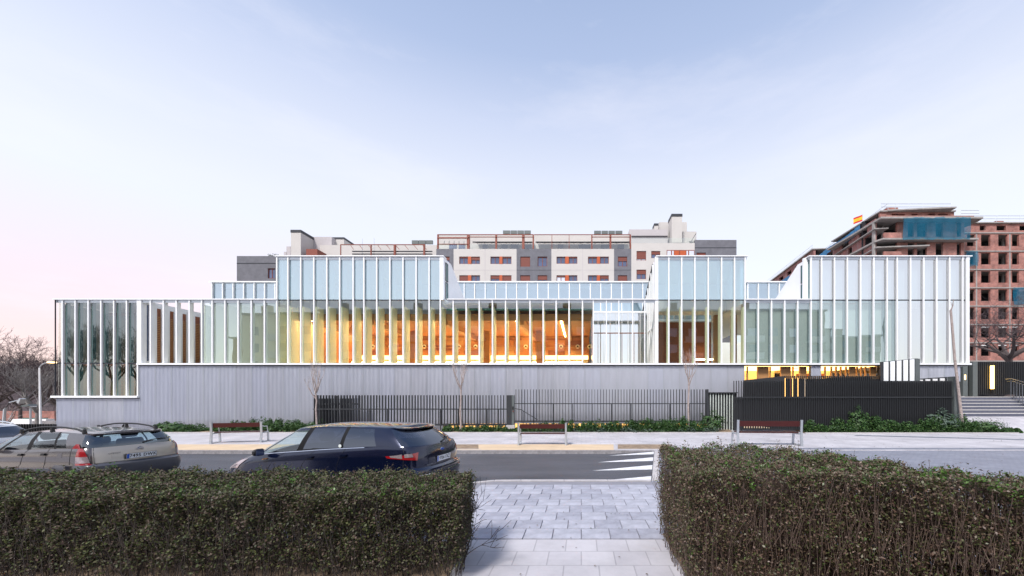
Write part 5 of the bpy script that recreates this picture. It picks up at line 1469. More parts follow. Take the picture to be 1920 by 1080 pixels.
    def wheels(s, xs, r, wd=.21):
        for x in xs:
            for sd_ in (1, -1):
                y = sd_ * (s.p['W']/2 - .03)
                w = MB().tube([(x, y - sd_*wd, r), (x, y - sd_*.02, r), (x, y, r)], [r, r, r*.93], 28).build('wheel', M_black, s.root, smooth=40, local=True)
                rim = MB(); rim.tube([(x, y - sd_*.015, r), (x, y + sd_*.006, r)], [r*.64, r*.62], 24)
                rim.build('rim', M_galv, w, local=True)
                MB().tube([(x, y - sd_*.19, r+.03), (x, y - sd_*.0, r+.03)], [r*1.16, r*1.16], 26).build('wheel_arch', M_black, s.root, smooth=40, local=True)
    def mirror(s, x, z, m_):
        for sd_ in (1, -1):
            W = s.p['W']/2
            mb = MB()
            n = 10
            for t, sc in ((0, .55), (.08, .95), (.55, 1.0), (.9, .8), (1.0, .45)):
                yy = sd_ * (W + .01 + .2 * t)
                for k in range(n):
                    a = 2*math.pi*k/n
                    mb.v.append((x + .065 * sc * math.cos(a) * (1.1 if math.cos(a) > 0 else .6), yy, z + .075 * sc * math.sin(a)))
            for q in range(4):
                for k in range(n):
                    f = (q*n+k, q*n+(k+1)%n, (q+1)*n+(k+1)%n, (q+1)*n+k)
                    mb.f.append(f if sd_ < 0 else f[::-1]); mb.m.append(0)
            mb.f.append(tuple(range(4*n, 5*n))); mb.m.append(0); mb.f.append(tuple(range(n))); mb.m.append(0)
            o = mb.build('wing_mirror', m_, s.root, smooth=60, local=True)
            MB().box(x - .045, x - .041, sd_*(W+.03), sd_*(W+.19), z - .055, z + .055).build('mirror_glass', M_bluepane, o, local=True)
    def seats(s, rows, h, m_):
        for x in rows:
            for y in (-.36, .36):
                mb = MB()
                mb.tube([(x, y-.22, h-.28), (x, y-.2, h-.28), (x, y+.2, h-.28), (x, y+.22, h-.28)], [.06, .09, .09, .06], 10)
                mb.tube([(x+.02, y-.13, h-.08), (x+.02, y-.10, h-.08), (x+.02, y+.10, h-.08), (x+.02, y+.13, h-.08)], [.06, .095, .095, .06], 12)
                mb.build('seat', m_, s.root, smooth=60, local=True)
    def plate(s, x, z, text, tilt=0.05, w=.52, lean=0.0, y=0.0, tsize=.102):
        r = s.root
        M = Matrix.Translation((x, y, z)) @ Matrix.Rotation(-tilt, 4, 'Y') @ Matrix(((0, 0, -1, 0), (-1, 0, 0, 0), (0, 1, 0, 0), (0, 0, 0, 1)))
        o = MB(M).box(-w/2 - .008, w/2 + .008, -.06, .06, -.012, .0).build('number_plate', M_black, r, local=True)
        MB(M).box(-w/2, w/2, -.054, .054, 0, .004).build('plate_face', M_plate, o, local=True)
        MB(M).box(-w/2 + .003, -w/2 + .045, -.051, .051, .0042, .0055).build('plate_band', M_plateblue, o, local=True)
        text_part(text, tsize, M_black, o, M @ Matrix.Translation((.022, 0, .0055)), 'plate_lettering', .0008, .0018, .90)
M_trim = mat('pillar_trim', (.006, .006, .007), .45, spec=.15)
M_plate = mat('plate_white', (.78, .80, .82), .4, var=.02)
M_plateblue = mat('plate_blue', (.02, .10, .50), .4)
M_navy = mat('dark_blue_car_paint', (.004, .008, .032), .18, metal=.5, var=.05, coat=.8)
M_taupe = mat('grey_brown_car_paint', (.085, .075, .078), .26, metal=.6, var=.04, coat=1.0)
M_beige = mat('champagne_tailgate', (.36, .325, .285), .30, metal=.4, var=.03, coat=.8)
M_bumper = mat('grey_bumper', (.085, .088, .105), .35, metal=.3, var=.05, coat=.3)
M_carwhite = mat('white_car_paint', (.72, .74, .77), .28, var=.02, coat=1.0)
M_chrome = mat('chrome', (.75, .76, .80), .12, metal=1.0, var=.02)
M_seat = mat('dark_seat', (.045, .05, .06), .8)
M_tint = mat_glass('privacy_glass', (.018, .022, .035), .10, (.85, .90, 1.0))
M_cargl = mat_glass('car_glass', (.55, .68, .68), .06, (.95, .98, 1.0))
M_cargl2 = mat_glass('car_rear_glass', (.36, .52, .58), .10, (.9, .96, 1.0))
M_red = mat('red_lens', (.26, .007, .010), .12, coat=1.0, var=.1, scale=60)
M_redd = mat('dark_red_lens', (.16, .006, .012), .12, coat=1.0)
M_clear = mat('clear_lens', (.42, .34, .35), .15, metal=.5, coat=1.0, var=.3, scale=50)
M_amber = mat('amber_lens', (.55, .20, .03), .2, coat=1.0)

def cell_common(i, j, s):
    if j <= 1: return 'bumper'
    if i < 9 and j >= s.p.get('gate_row', 3): return 'tailgate'
    if i < s.NR and j < s.p.get('gate_row', 3): return 'bumper'
    return 'body'

# --- dark blue estate
est = dict(L=4.83, W=1.86, sill=.28,
 rows=[(0, .93, .10, .16, .42, .7), (.14, .97, .03, .05, .42, .7), (.34, .995, .0, .0, .44, .75), (.46, 1.0, .02, .0, .46, .8), (.52, .995, .09, .02, .44, .85), (.72, .995, .10, .08, .42, .9), (.88, .985, .12, .22, .40, .95), (1.0, .945, .16, .42, .38, .95)],
 belt=[(0, 1.09), (.9, 1.10), (2.0, 1.03), (3.2, .93), (3.7, .88), (4.2, .78), (4.5, .71), (4.83, .62)],
 roof=[(.3, 1.40), (.8, 1.435), (1.6, 1.455), (2.4, 1.45), (2.9, 1.40), (3.2, 1.34)],
 side=[(.62, .98, 'pillar'), (.98, 1.18, 'q'), (1.72, 1.70, 'black'), (1.80, 1.78, 'r'), (2.62, 2.50, 'black'), (2.76, 2.62, 'f'), (3.60, 2.86, 'pillar')],
 xr=(.16, .62), xf=(3.98, 3.05), wg=(.925, .70), gr=(.4, .4), gf=(.4, .2), eg=3.0, wtap=.05, rearcols=12, rcrown=.055, crown=.10, xw=3.7,
 cell=cell_common, mats=dict(body=M_navy, bumper=M_navy, tailgate=M_navy), reargl=M_tint, sidegl=M_tint, gate_row=4)
yaw = math.radians(9.5)
rc = Vector((-2.78, 7.98))                       # rear bumper centre on the ground
car = Car(est, 'estate_car', 'dark blue estate car with tinted windows parked behind the left hedge', 'car', (rc.x, rc.y, 0), math.pi - yaw)
car.skin(); car.deck(); car.greenhouse()
car.belt_trim(M_chrome, .99, 3.7, .011)
NRc = car.NR
car.patch('tail_light', [(8.6, 4.9), (17.6, 5.2), (18.0, 5.5), (8.0, 6.0)], M_red, .010, 12, 5)
car.patch('light_lens', [(14.4, 5.2), (17.0, 5.35), (17.2, 5.55), (14.6, 5.85)], M_clear, .016, 8, 3)
car.patch('light_lens', [(10.2, 5.4), (13.6, 5.35), (13.7, 5.85), (10.6, 5.9)], M_clear, .016, 8, 3)
car.patch('number_plate_recess', [(0, 4.35), (4.4, 4.35), (4.2, 5.4), (0, 5.4)], M_navy, .004, 8, 4)
car.plate(.082, .80, '9706 FXZ', .08, y=0)
car.seam(14.2, 3.9, 14.0, 7, w=.005); car.seam(8.8, 4.0, 0, 4.0)
for c_ in (26.2, 32.7): car.seam(c_, .8, c_ + .2, 7)
car.seam(38.4, .8, 39.4, 7)
car.seam(13.6, 2.2, 0, 2.2, w=.006)
car.patch('door_handle', [(25.2, 5.55), (26.3, 5.55), (26.3, 5.85), (25.2, 5.85)], M_navy, .03, 4, 2, thick=.03)
car.patch('door_handle', [(31.6, 5.5), (32.7, 5.5), (32.7, 5.8), (31.6, 5.8)], M_navy, .03, 4, 2, thick=.03)
car.patch('side_repeater', [(41.0, 5.7), (41.9, 5.7), (41.9, 5.95), (41.0, 5.95)], M_amber, .012, 4, 2)
car.patch('headlight', [(45.2, 4.6), (51.5, 4.6), (51, 5.9), (45.6, 6.3)], M_clear, .012, 10, 4)
car.patch('bumper_trim', [(0, 2.05), (15, 2.05), (15, 2.15), (0, 2.15)], M_chrome, .008, 12, 1)
car.mirror(3.42, .96, M_black)
car.wheels((.95, 3.82), .32)
car.seats((1.5, 2.5), 1.30, M_seat)
g0 = car.gpoint(0, .98)
sp = MB()
for k in range(13):
    t = -1 + 2*k/12; c_ = abs(t) * 12; q = car.gpoint(c_, .97); sp.v += [(q.x + .06, q.y*(1 if t > 0 else -1), q.z + .035), (q.x - .10, q.y*.97*(1 if t > 0 else -1), q.z + .012), (q.x - .09, q.y*.97*(1 if t > 0 else -1), q.z - .012)]
for k in range(12):
    for a, b in ((0, 1), (1, 2)): sp.f.append((k*3+a, k*3+b, (k+1)*3+b, (k+1)*3+a)); sp.m.append(0)
sp.build('roof_spoiler', M_navy, car.root, smooth=40, local=True)
wp = [car.gpoint(9.5, .16), car.gpoint(4, .17), car.gpoint(0.3, .16)]
def rear_line(name, pts_, r, m_, off=.025, mirror_first=False):
    MB().tube([(p[0] - off, p[1], p[2]) for p in pts_], r, 6).build(name, m_, car.root, local=True)
q1, q2 = car.gpoint(11.0, .12), car.gpoint(1.0, .2)
rear_line('rear_wiper', [(q1.x - .02, -.58, q1.z + .09), (q2.x, -.30, q2.z + .04), (q2.x - .01, -.08, q2.z - .035)], [.010, .014, .022], M_black, .03)
el = MB()
Mb = Matrix.Translation((.125, 0, .975)) @ Matrix.Rotation(math.radians(-14), 4, 'Y')
for nm, ry, rz_, m_, dx in (('badge', .075, .032, M_chrome, 0.0), ('badge_face', .066, .025, M_plateblue, -.004)):
    e_ = MB(Mb); n_ = 24
    vs_ = [(dx - .012, ry*math.cos(2*math.pi*k/n_), rz_*math.sin(2*math.pi*k/n_)) for k in range(n_)] + [(dx + .03, ry*math.cos(2*math.pi*k/n_), rz_*math.sin(2*math.pi*k/n_)) for k in range(n_)]
    e_.add(vs_, [tuple(range(n_))] + [(k, k+n_, (k+1) % n_ + n_, (k+1) % n_) for k in range(n_)]); e_.build(nm, m_, car.root, local=True)
TM = lambda x, y, z, t=0.0: Matrix.Translation((x, y, z)) @ Matrix.Rotation(-t, 4, 'Y') @ Matrix(((0, 0, -1, 0), (-1, 0, 0, 0), (0, 1, 0, 0), (0, 0, 0, 1)))
text_part('Ford', .036, M_chrome, car.root, TM(.106, 0, .975, .24), 'badge_lettering')
text_part('MONDEO', .045, M_chrome, car.root, TM(.088, .50, .73, .08), 'badge_lettering')
M_sticker = mat('white_sticker', (.7, .75, .72), .5)
MB().tube([(1.76, .868, 1.10), (1.76, .872, 1.10)], .032, 14).build('pillar_sticker', M_sticker, car.root, local=True)

# --- grey brown hatchback with a champagne tailgate
c3 = dict(L=3.86, W=1.67, sill=.26,
 rows=[(0, .93, .14, .14, .40, .6), (.15, .98, .04, .04, .42, .6), (.34, 1.0, .0, .0, .46, .65), (.50, 1.0, .01, .0, .48, .7), (.56, .985, .10, .01, .40, .75), (.74, .985, .12, .04, .38, .8), (.9, .975, .15, .14, .36, .8), (1.0, .94, .20, .30, .34, .8)],
 belt=[(0, 1.05), (.8, 1.03), (1.8, .99), (2.7, .95), (3.1, .92), (3.5, .82), (3.86, .70)],
 roof=[(.2, 1.31), (.6, 1.35), (1.2, 1.38), (1.8, 1.38), (2.3, 1.34), (2.7, 1.28)],
 side=[(.52, .62, 'pillar'), (.80, 1.0, 'q'), (1.08, 1.20, 'black'), (1.14, 1.26, 'r'), (1.78, 1.74, 'black'), (1.90, 1.86, 'f'), (2.66, 2.16, 'black'), (2.76, 2.26, 'g'), (2.95, 2.40, 'pillar')],
 xr=(.20, .42), xf=(3.42, 2.62), wg=(.915, .74), gr=(.3, .3), gf=(.4, .2), eg=4.2, wtap=.08, rearcols=13, rcrown=.05, crown=.10, xw=3.2,
 cell=cell_common, mats=dict(body=M_taupe, bumper=M_bumper, tailgate=M_beige), reargl=M_cargl2, sidegl=M_cargl, gate_row=4, er=4.0, rear_low=True)
car = Car(c3, 'hatchback_car', 'grey brown hatchback with roof rails and champagne tailgate parked at the left', 'car', (-9.80, 8.62, 0), math.pi - math.radians(9))
car.root.scale = (1, 1, .94)
car.skin(); car.deck(); car.greenhouse()
car.patch('tail_light', [(9.6, 3.6), (15.6, 3.6), (15.6, 4.2), (10.0, 4.2)], M_red, .012, 8, 3)
car.patch('light_lens', [(10.0, 4.2), (15.6, 4.2), (15.5, 5.2), (10.8, 5.2)], M_clear, .013, 8, 3)
car.patch('tail_light', [(10.8, 5.2), (15.5, 5.2), (15.0, 7.0), (13.0, 7.0)], M_red, .012, 8, 4)
for sd_ in (1, -1):
    tl = MB(); a_, b_ = car.gpoint(13.2, 0.0), car.gpoint(15.6, 0.0); c_, d_ = car.gpoint(14.3, .34), car.gpoint(13.6, .34)
    tl.add([(v.x - .012, (v.y + .012)*sd_, v.z) for v in (a_, b_, c_, d_)], [(0, 1, 2, 3)]); tl.build('tail_light', M_red, car.root, local=True)
car.patch('number_plate_recess', [(0, 4.6), (3.4, 4.6), (3.4, 5.7), (0, 5.7)], M_beige, .004, 8, 4)
car.plate(.078, .80, '7495 DWK', .08)
car.seam(17.3, 3.9, 17.0, 7); car.seam(8.5, 4.0, 8.4, 7); car.seam(8.5, 4.05, 0, 4.05)
for c_ in (24.3, 31.5): car.seam(c_, .8, c_ + .2, 7)
for c_ in (24.6, 31.8): car.patch('door_handle', [(c_, 5.5), (c_ + 1.1, 5.5), (c_ + 1.1, 5.9), (c_, 5.9)], M_black, .03, 4, 2, thick=.03)
car.patch('fuel_flap', [(19.6, 5.1), (21.0, 5.1), (21.0, 5.9), (19.6, 5.9)], M_taupe, .003, 4, 3, sides=(1,))
car.patch('side_rubbing_strip', [(17.5, 2.0), (41, 2.0), (41, 2.6), (17.5, 2.6)], M_bumper, .018, 20, 2)
car.patch('wheel_arch_flare', [(17.3, 2.0), (21.5, 2.0), (20.5, 3.6), (17.3, 3.2)], M_bumper, .05, 8, 4, thick=.05)
car.mirror(2.78, 1.01, M_black)
car.wheels((.72, 3.1), .30)
car.seats((1.0, 2.0), 1.34, M_seat)
for sd_ in (1, -1):
    pts = []
    for k in range(11):
        t = k / 10; x_ = .62 + 1.75 * t
        pts.append((x_, sd_ * (.60 - .02*t), smooth_interp(c3['roof'], x_) + .035 + .075 * math.sin(math.pi * min(1, max(0, t))) ** .5))
    MB().tube(pts, [.030] + [.019] * 9 + [.030], 8).build('roof_rail', M_black, car.root, smooth=50, local=True)
    for x_ in (.62, 1.5, 2.37): MB().tube([(x_, sd_*.6, smooth_interp(c3['roof'], x_)), (x_, sd_*.6, smooth_interp(c3['roof'], x_) + .10)], [.04, .025], 8).build('rail_foot', M_black, car.root, local=True)
sp = MB()
for k in range(13):
    t = -1 + 2*k/12; q = car.gpoint(abs(t) * 13, .97); sg = 1 if t > 0 else -1
    sp.v += [(q.x + .07, q.y*sg, q.z + .04), (q.x - .07, q.y*.97*sg, q.z + .022), (q.x - .06, q.y*.97*sg, q.z - .016)]
for k in range(12):
    for a, b in ((0, 1), (1, 2)): sp.f.append((k*3+a, k*3+b, (k+1)*3+b, (k+1)*3+a)); sp.m.append(0)
sp.build('roof_spoiler', M_taupe, car.root, smooth=40, local=True)
MB().tube([(.62, 0, 1.46), (.58, 0, 1.52)], [.02, .012], 6).build('aerial', M_black, car.root, local=True)
q1, q2 = car.gpoint(6.0, .13), car.gpoint(6, .25)
MB().tube([(q1.x - .03, -.10, q1.z + .01), (q1.x - .04, -.26, q1.z + .06), (q2.x - .03, -.62, q2.z + .06)], [.020, .013, .009], 6).build('rear_wiper', M_black, car.root, local=True)
for k, dz in enumerate((0, .03)):
    MB(Matrix.Translation((.128, 0, .955 + dz)) @ Matrix.Rotation(-.1, 4, 'Y')).prism([(-.055, -.012), (0, .018), (.055, -.012), (.055, -.028), (0, .002), (-.055, -.028)], 'x', -.02, .0).build('badge_chevron', M_chrome, car.root, local=True)
text_part('CITROËN', .042, M_chrome, car.root, TM(.105, .44, .90, .08), 'badge_lettering')

# --- white estate further along the road
wsp = dict(est); wsp.update(L=4.4, W=1.78, mats=dict(body=M_carwhite, bumper=M_carwhite, tailgate=M_carwhite), reargl=M_tint, sidegl=M_tint,
   belt=[(0, 1.0), (.8, 1.0), (2.0, .97), (3.2, .93), (3.6, .88), (4.4, .68)], roof=[(.3, 1.34), (.8, 1.385), (1.6, 1.40), (2.4, 1.40), (2.9, 1.35), (3.2, 1.30)],
   side=[(.60, .80, 'pillar'), (.85, 1.0, 'q'), (1.6, 1.6, 'black'), (1.68, 1.68, 'r'), (2.4, 2.3, 'black'), (2.5, 2.4, 'f'), (3.3, 2.7, 'pillar')], xr=(.16, .42), xf=(3.7, 2.9), xw=3.4, eg=4.0, er=3.6)
car = Car(wsp, 'white_car', 'white car with roof rails and dark rear window at the left edge', 'car', (-15.5, 10.3, 0), math.pi)
car.root.scale = (1, 1, .93)
car.skin(); car.deck(); car.greenhouse()
car.patch('tail_light', [(9, 5.2), (17, 5.2), (17, 6.5), (9, 6.5)], M_red, .01)
car.plate(.06, .80, '10', .08, y=-.10)
car.mirror(3.1, 1.02, M_carwhite); car.wheels((.9, 3.5), .31); car.seats((1.4, 2.4), 1.25, M_seat)
for sd_ in (1, -1):
    pts = [(.6 + 1.9*k/8, sd_*.58, smooth_interp(wsp['roof'], .6 + 1.9*k/8) + .03 + .05*math.sin(math.pi*k/8)**.5) for k in range(9)]
    MB().tube(pts, .016, 8).build('roof_rail', M_galv, car.root, smooth=50, local=True)

# ------------------------------------------------------------------ planting: leaf clumps
def leaf_mesh(name, centres, size, mt, parent=None, seed=1, aspect=.55, upbias=.5, fold=False, kind=None):
    """many separate small leaves (two triangles each) round the given centres"""
    r = np.random.default_rng(seed); n = len(centres)
    c = np.asarray(centres, float)
    nrm = r.normal(size=(n, 3)); nrm[:, 2] = np.abs(nrm[:, 2]) + upbias; nrm /= np.linalg.norm(nrm, axis=1)[:, None]
    t = r.normal(size=(n, 3)); t -= (t * nrm).sum(1)[:, None] * nrm; t /= np.linalg.norm(t, axis=1)[:, None]
    b = np.cross(nrm, t); s = size * r.uniform(.6, 1.35, size=(n, 1))
    v = np.empty((n, 4, 3))
    v[:, 0] = c - t * s; v[:, 1] = c + b * s * aspect + nrm * s * .18; v[:, 2] = c + t * s; v[:, 3] = c - b * s * aspect + nrm * s * .18
    me = bpy.data.meshes.new(name)
    me.vertices.add(4 * n); me.vertices.foreach_set('co', v.reshape(-1))
    idx = np.arange(4 * n).reshape(n, 4)
    me.loops.add(4 * n); me.loops.foreach_set('vertex_index', idx.reshape(-1))
    me.polygons.add(n); me.polygons.foreach_set('loop_start', np.arange(n) * 4); me.polygons.foreach_set('loop_total', np.full(n, 4))
    me.update(calc_edges=True); me.validate()
    me.materials.append(mt)
    o = bpy.data.objects.new(name, me); COL.objects.link(o)
    if parent is not None: o.parent = parent; o.location = -parent_origin(parent)
    if kind: o['kind'] = kind
    return o
def stem_mesh(name, starts, ends, rad, mt, parent=None, kind=None, jit=.02, seed=3):
    """thin three-sided stems with one bend"""
    r = np.random.default_rng(seed); a = np.asarray(starts, float); e = np.asarray(ends, float); n = len(a)
    m = (a + e) / 2 + r.normal(size=(n, 3)) * jit
    off = np.array([[1, 0, 0], [-.5, .87, 0], [-.5, -.87, 0]]) * rad
    v = np.empty((n, 9, 3))
    for k in range(3): v[:, k] = a + off[k]; v[:, 3+k] = m + off[k] * .8; v[:, 6+k] = e + off[k] * .5
    fs = []
    for q in (0, 3):
        for k in range(3): fs.append((q+k, q+(k+1) % 3, q+3+(k+1) % 3, q+3+k))
    fs = np.array(fs); idx = (np.arange(n)[:, None, None] * 9 + fs[None]).reshape(-1)
    me = bpy.data.meshes.new(name); me.vertices.add(9*n); me.vertices.foreach_set('co', v.reshape(-1))
    me.loops.add(len(idx)); me.loops.foreach_set('vertex_index', idx)
    me.polygons.add(6*n); me.polygons.foreach_set('loop_start', np.arange(6*n)*4); me.polygons.foreach_set('loop_total', np.full(6*n, 4))
    me.update(calc_edges=True); me.materials.append(mt)
    o = bpy.data.objects.new(name, me); COL.objects.link(o)
    if parent is not None: o.parent = parent; o.location = -parent_origin(parent)
    if kind: o['kind'] = kind
    return o
M_hedgeL = mat_leaf('hedge_leaf_dark', [(.03, .038, .016), (.055, .075, .02), (.095, .105, .028), (.08, .056, .04), (.115, .072, .057), (.045, .06, .03)], .6, .2)
M_hedgeR = mat_leaf('hedge_leaf_brown', [(.13, .082, .055), (.16, .10, .078), (.09, .12, .032), (.10, .062, .045), (.20, .13, .10), (.06, .11, .022), (.135, .092, .065)], .45, .25)
M_green = mat_leaf('hedge_leaf_fresh', [(.06, .14, .02), (.10, .20, .03), (.05, .09, .02)], .4, .3)
M_stem = mat('hedge_stem', (.12, .082, .065), .9, var=.3)
M_stemd = mat('hedge_stem_dark', (.04, .03, .025), .9, var=.3)

def hedge(name, label, poly_back, poly_front, zt_fn, z0, dens, mt, mts, seed, leaf=.016, green=None, gd=0.0, stemn=5000, inner=.25):
    """a clipped hedge between a front and a back plan line (lists of x,y with equal length)"""
    r = np.random.default_rng(seed)
    t = thing(name, label, 'hedge', (sum(p[0] for p in poly_front)/len(poly_front), poly_front[0][1] + .5, .12))
    PB, PF = np.array(poly_back, float), np.array(poly_front, float)
    seg = np.linalg.norm(np.diff((PB + PF) / 2, axis=0), axis=1); cum = np.concatenate([[0], np.cumsum(seg)]); tot = cum[-1]
    def at(u, v):   # u along 0..tot, v across 0 front .. 1 back
        i = np.clip(np.searchsorted(cum, u, side='right') - 1, 0, len(seg) - 1); f = ((u - cum[i]) / seg[i])[:, None]
        b = PB[i]*(1-f) + PB[i+1]*f; a = PF[i]*(1-f) + PF[i+1]*f
        return a*(1-v[:, None]) + b*v[:, None]
    wid = np.linalg.norm(PB - PF, axis=1).mean()
    def lump(x, y): return .035*np.sin(x*5.1 + y*3) + .03*np.sin(x*11.3 - y*7) + .02*np.sin(x*23 + y*17) 
    nt_ = int(tot * wid * dens); nf_ = int(tot * .95 * dens * .9)
    # top
    u, v = r.uniform(0, tot, nt_), r.uniform(0, 1, nt_); xy = at(u, v); zt_ = zt_fn(xy[:, 0], xy[:, 1]) + lump(xy[:, 0], xy[:, 1])
    top = np.column_stack([xy + r.normal(0, .01, xy.shape), zt_ - np.abs(r.normal(0, .055, nt_)) + .02 + (r.random(nt_) < .05) * r.uniform(0, .07, nt_)])
    # front, back and end faces
    faces = []
    for vv, frac in ((0.0, 1.0), (1.0, .5)):
        n = int(nf_ * frac); u = r.uniform(0, tot, n); h = r.beta(1.6, 1.0, n) if vv == 0 else r.random(n)
        xy = at(u, np.full(n, vv) + (1 if vv == 0 else -1) * np.abs(r.normal(0, .05, n)))
        zt_ = zt_fn(xy[:, 0], xy[:, 1]); z = z0 + .15 + (zt_ - z0 - .12) * h
        d = (PB - PF).mean(0); d = d / np.linalg.norm(d)
        xy += d * ((lump(xy[:, 0]*1.3, z*2.1)) * (1 if vv else -1))[:, None]
        faces.append(np.column_stack([xy, z]))
    for uu in (0.0, tot):
        n = int(wid * .95 * dens); v = r.random(n); xy = at(np.clip(np.full(n, uu) + (1 if uu == 0 else -1) * np.abs(r.normal(0, .05, n)), 0, tot), v)
        zt_ = zt_fn(xy[:, 0], xy[:, 1]); h = r.beta(1.4, 1, n); faces.append(np.column_stack([xy + r.normal(0, .03, xy.shape), z0 + .12 + (zt_ - z0 - .1) * h]))
    n = int(tot * wid * dens * inner); u, v = r.uniform(0, tot, n), r.random(n); xy = at(u, v); zt_ = zt_fn(xy[:, 0], xy[:, 1]); faces.append(np.column_stack([xy, z0 + .2 + (zt_ - z0 - .25) * r.random(n)]))
    pts = np.vstack([top] + faces)
    # thin and dead patches: fewer leaves where two slow waves meet
    patch_ = np.sin(pts[:, 0]*2.3 + pts[:, 2]*4 + seed) * np.sin(pts[:, 0]*5.7 - pts[:, 1]*3.1 + pts[:, 2]*7)
    pts = pts[r.random(len(pts)) > np.clip((patch_ - .35) * 1.3, 0, .75)]
    # stray shoots standing proud of the clipped top
    k_ = int(tot * 26); base = top[r.integers(0, len(top), k_)]; tip = base + np.column_stack([r.normal(0, .03, k_), r.normal(0, .03, k_), r.uniform(.05, .15, k_)])
    stem_mesh('stray_shoots', base, tip, .0025, mts, t, 'stuff', jit=.008, seed=seed)
    f_ = r.random((k_, 7, 1)); sh_ = base[:, None] * (1 - f_) + tip[:, None] * f_ + r.normal(0, .012, (k_, 7, 3)); pts = np.vstack([pts, sh_.reshape(-1, 3)])
    leaf_mesh('foliage', pts, leaf, mt, t, seed, kind='stuff')
    if green is not None:
        clus = top[r.integers(0, len(top), int(len(top) * gd / 14))]
        g = (clus[:, None, :] + r.normal(0, .018, (len(clus), 14, 3))).reshape(-1, 3); g[:, 2] += .008
        leaf_mesh('fresh_shoots', g, leaf * 1.1, green, t, seed + 1, kind='stuff')
    u, v = r.uniform(0, tot, stemn), r.random(stemn); xy = at(u, v); zt_ = zt_fn(xy[:, 0], xy[:, 1])
    hb = r.random(stemn)
    st = np.column_stack([xy, np.where(hb < .4, z0, z0 + (zt_ - z0) * .45)])
    en = np.column_stack([xy + r.normal(0, .09, xy.shape), np.where(hb < .4, z0 + (zt_ - z0) * .7, zt_ + r.normal(-.03, .03, stemn))])
    stem_mesh('stems', st, en, .0035, mts, t, 'stuff', jit=.05, seed=seed)
    # thick woody stools
    tw = MB(); rg_ = random.Random(seed)
    m_ = max(6, int(tot * 7))
    for k in range(m_):
        q = at(np.array([rg_.uniform(0.05, tot - .05)]), np.array([rg_.uniform(.15, .85)]))[0]
        branch(tw, (q[0], q[1], z0 - .02), (rg_.uniform(-.3, .3), rg_.uniform(-.3, .3), 1), .32, .014, 3, rg_, .45, .25, .1, (2, 3), .8, None, .004, 4, 5)
    tw.build('woody_branches', mts, t)
    t.children[-1]['kind'] = 'stuff'
    return t
# left hedge: lower, dense and dark
hedge('hedge', 'long dark green hedge along the left below the two parked cars', [(-8.6, 5.08), (-5, 5.1), (-2.2, 5.1), (-1.42, 5.0)], [(-8.6, 3.85), (-5, 3.85), (-2.0, 3.85), (-1.25, 3.95)],
      lambda x, y: 1.05 + 0*x, .12, 7500, M_hedgeL, M_stemd, 41, .0145, M_green, .07, 6000, .5)
# right hedge: brown, twiggy, its back line turning towards the viewer
def zr_(x, y): return 1.33 - .10 * np.clip(x - 3.1, 0, 1.6)
hedge('hedge', 'brown twiggy hedge with fresh green shoots on the right of the crossing', [(1.10, 5.45), (2.0, 5.5), (2.95, 5.35), (3.3, 4.75), (3.62, 4.1), (4.15, 3.75), (5.6, 3.5)], [(1.02, 3.6), (1.9, 3.5), (2.6, 3.45), (3.0, 3.2), (3.4, 3.0), (3.9, 2.7), (5.2, 2.5)],
      zr_, .12, 7000, M_hedgeR, M_stem, 42, .0135, M_green, .18, 8000, .4)
sheet('hedge_soil', [(-9, 3.9), (-1.4, 3.9), (-1.55, 5.1), (-9, 5.1)], .135, M_soil, .1)
sheet('hedge_soil', [(1.1, 2.4), (6, 2.4), (6, 3.5), (4.1, 3.7), (3.3, 4.9), (2.9, 5.4), (1.15, 5.4)], .135, M_soil, .1)

# ground cover in the planting beds
M_gc = [mat_leaf('ground_cover_leaf', [(.022, .06, .014), (.05, .13, .028), (.03, .075, .03), (.085, .17, .035), (.055, .09, .045)], .6, .25),
        mat_leaf('grey_green_leaf', [(.06, .10, .07), (.10, .14, .11), (.04, .08, .05)], .6, .2)]
def bed(label, pa, pb_, y0, y1, hfun, n, seed, x_end_fade=True, m_=0, leaf=.05):
    r = np.random.default_rng(seed); xa, xb = wx(pa, 21.2), wx(pb_, 21.2)
    nc = int((xb - xa) * 9)
    cx, cy = r.uniform(xa, xb, nc), r.uniform(y0, y1, nc)
    px_ = (cx / 21.2) * F + XV
    hh = np.array([hfun(p) for p in px_]) * r.uniform(.55, 1.1, nc)
    k = n // nc; C = []
    for i in range(nc):
        rad = .16 + .25 * r.random()
        q = r.normal(0, 1, (k, 3)); q /= np.linalg.norm(q, axis=1)[:, None]; q *= (r.random((k, 1)) ** .4)
        q[:, 2] = np.abs(q[:, 2]); C.append(np.column_stack([cx[i] + q[:, 0]*rad, cy[i] + q[:, 1]*rad*.8, .14 + q[:, 2]*hh[i]]))
    C = np.vstack(C)
    C = C[C[:, 1] > y0 - .12]
    o = leaf_mesh('ground_cover', C, leaf, M_gc[m_], None, seed); tag(o, label, 'plants', kind='stuff'); return o
bed('low green ground cover left of the big corrugated base', 292, 600, 20.6, 21.9, lambda p: .52 + .20*math.sin((p-440)*.02) + .10*math.sin(p*.13), 26000, 61)
bed('low green planting strip in front of the slatted fence', 832, 1340, 20.6, 21.25, lambda p: .36 + .08*math.sin(p*.09) + (.30 if p > 1010 else 0) + max(0, (p - 1180))*.0016, 42000, 62)
bed('green planting strip below the big louvred fence', 1500, 1885, 20.4, 21.1, lambda p: .80 + .20*math.sin(p*.04) + .12*math.sin(p*.11) - max(0, p - 1800)*.006, 46000, 63)
bed('grey green shrubs mixed into the planting below the louvred fence', 1600, 1800, 20.6, 21.3, lambda p: .75, 3000, 64, m_=1)
bed('grey green shrubs mixed into the strip by the slatted fence', 1000, 1340, 20.5, 21.1, lambda p: .32, 3500, 65, m_=1)
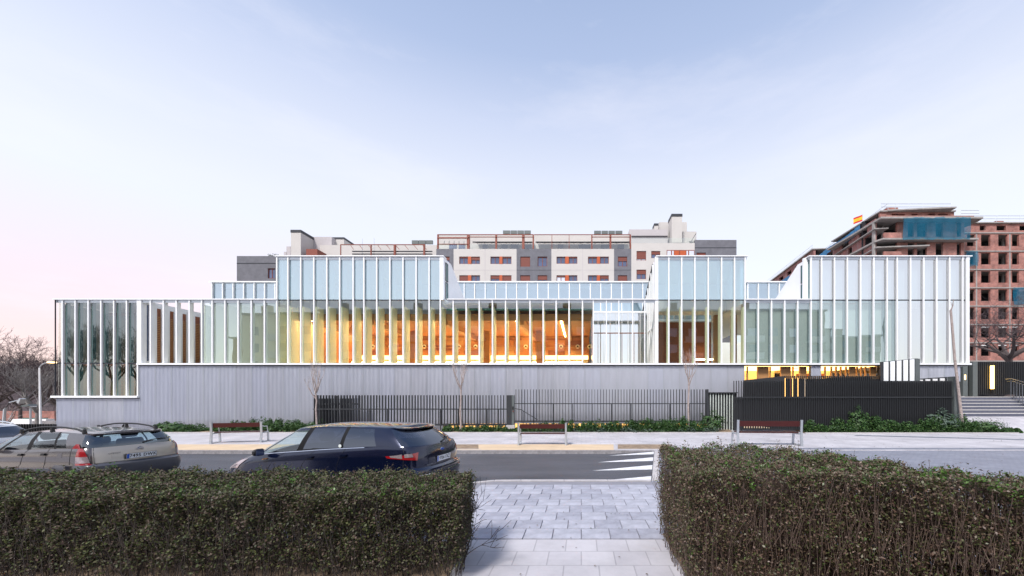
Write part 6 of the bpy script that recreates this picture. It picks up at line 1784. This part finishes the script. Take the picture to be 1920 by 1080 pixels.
def shrub(label, px, py_top, d, wid_, n, seed, m_=0, leaf=.055):
    x_ = wx(px, d); h_ = wz(py_top, d) - .12; r = np.random.default_rng(seed)
    t = thing('shrub', label, 'shrub', (x_, d, .12))
    q = r.normal(0, 1, (n, 3)); q /= np.linalg.norm(q, axis=1)[:, None]; q *= r.random((n, 1)) ** .35
    lum = 1 + .25 * np.sin(q[:, 0]*7 + seed) * np.sin(q[:, 2]*6)
    C = np.column_stack([x_ + q[:, 0]*wid_*lum, d + q[:, 1]*wid_*.7, .12 + (q[:, 2]*.5 + .5)*h_*lum])
    leaf_mesh('foliage', C, leaf, M_gc[m_], t, seed, kind='stuff')
    st = MB(); rg_ = random.Random(seed)
    for k in range(5): branch(st, (x_, d, .12), (rg_.uniform(-.5, .5), rg_.uniform(-.4, .4), 1), h_*.45, .012, 2, rg_, .45, .2, .1, (2, 2), .7, None, .004, 4, 5)
    st.build('stems', M_stemd, t); return t
shrub('round leafy shrub at the left end of the long planting bed', 322, 793, 21.2, .75, 1500, 71, leaf=.06)
shrub('upright seedling shrub behind the left bench', 474, 782, 21.6, .22, 260, 72, 1)
shrub('bushy shrub in front of the striped gate', 1335, 774, 21.5, .8, 1500, 73, 0)
shrub('tall shrub against the louvred fence', 1608, 766, 20.75, .55, 900, 74, 0)
shrub('low spreading shrub behind the leaning tree', 1765, 769, 21.0, 1.1, 2200, 75, 1)
shrub('dark juniper like bush in front of the steps', 1840, 786, 21.0, 1.2, 2400, 76, 0, .04)

# a few dead leaves blown over the grey paving
rl = np.random.default_rng(8)
nl = 160
L_ = np.column_stack([rl.uniform(3.5, 24, nl), rl.uniform(9.5, 19.5, nl), np.full(nl, .135)])
tag(leaf_mesh('fallen_leaves', L_, .03, mat_leaf('dead_leaf', [(.06, .035, .02), (.14, .08, .04)], .8, 0), None, 9, upbias=6), 'scattered dead leaves on the grey paving at the right', 'leaves', kind='stuff')
L_ = np.column_stack([rl.uniform(-1.3, 1.2, 60), rl.uniform(3.2, 8.4, 60), np.full(60, .135)])
tag(leaf_mesh('fallen_leaves', L_, .016, M_hedgeR, None, 10, upbias=6), 'small fallen leaves on the pavers between the hedges', 'leaves', kind='stuff')
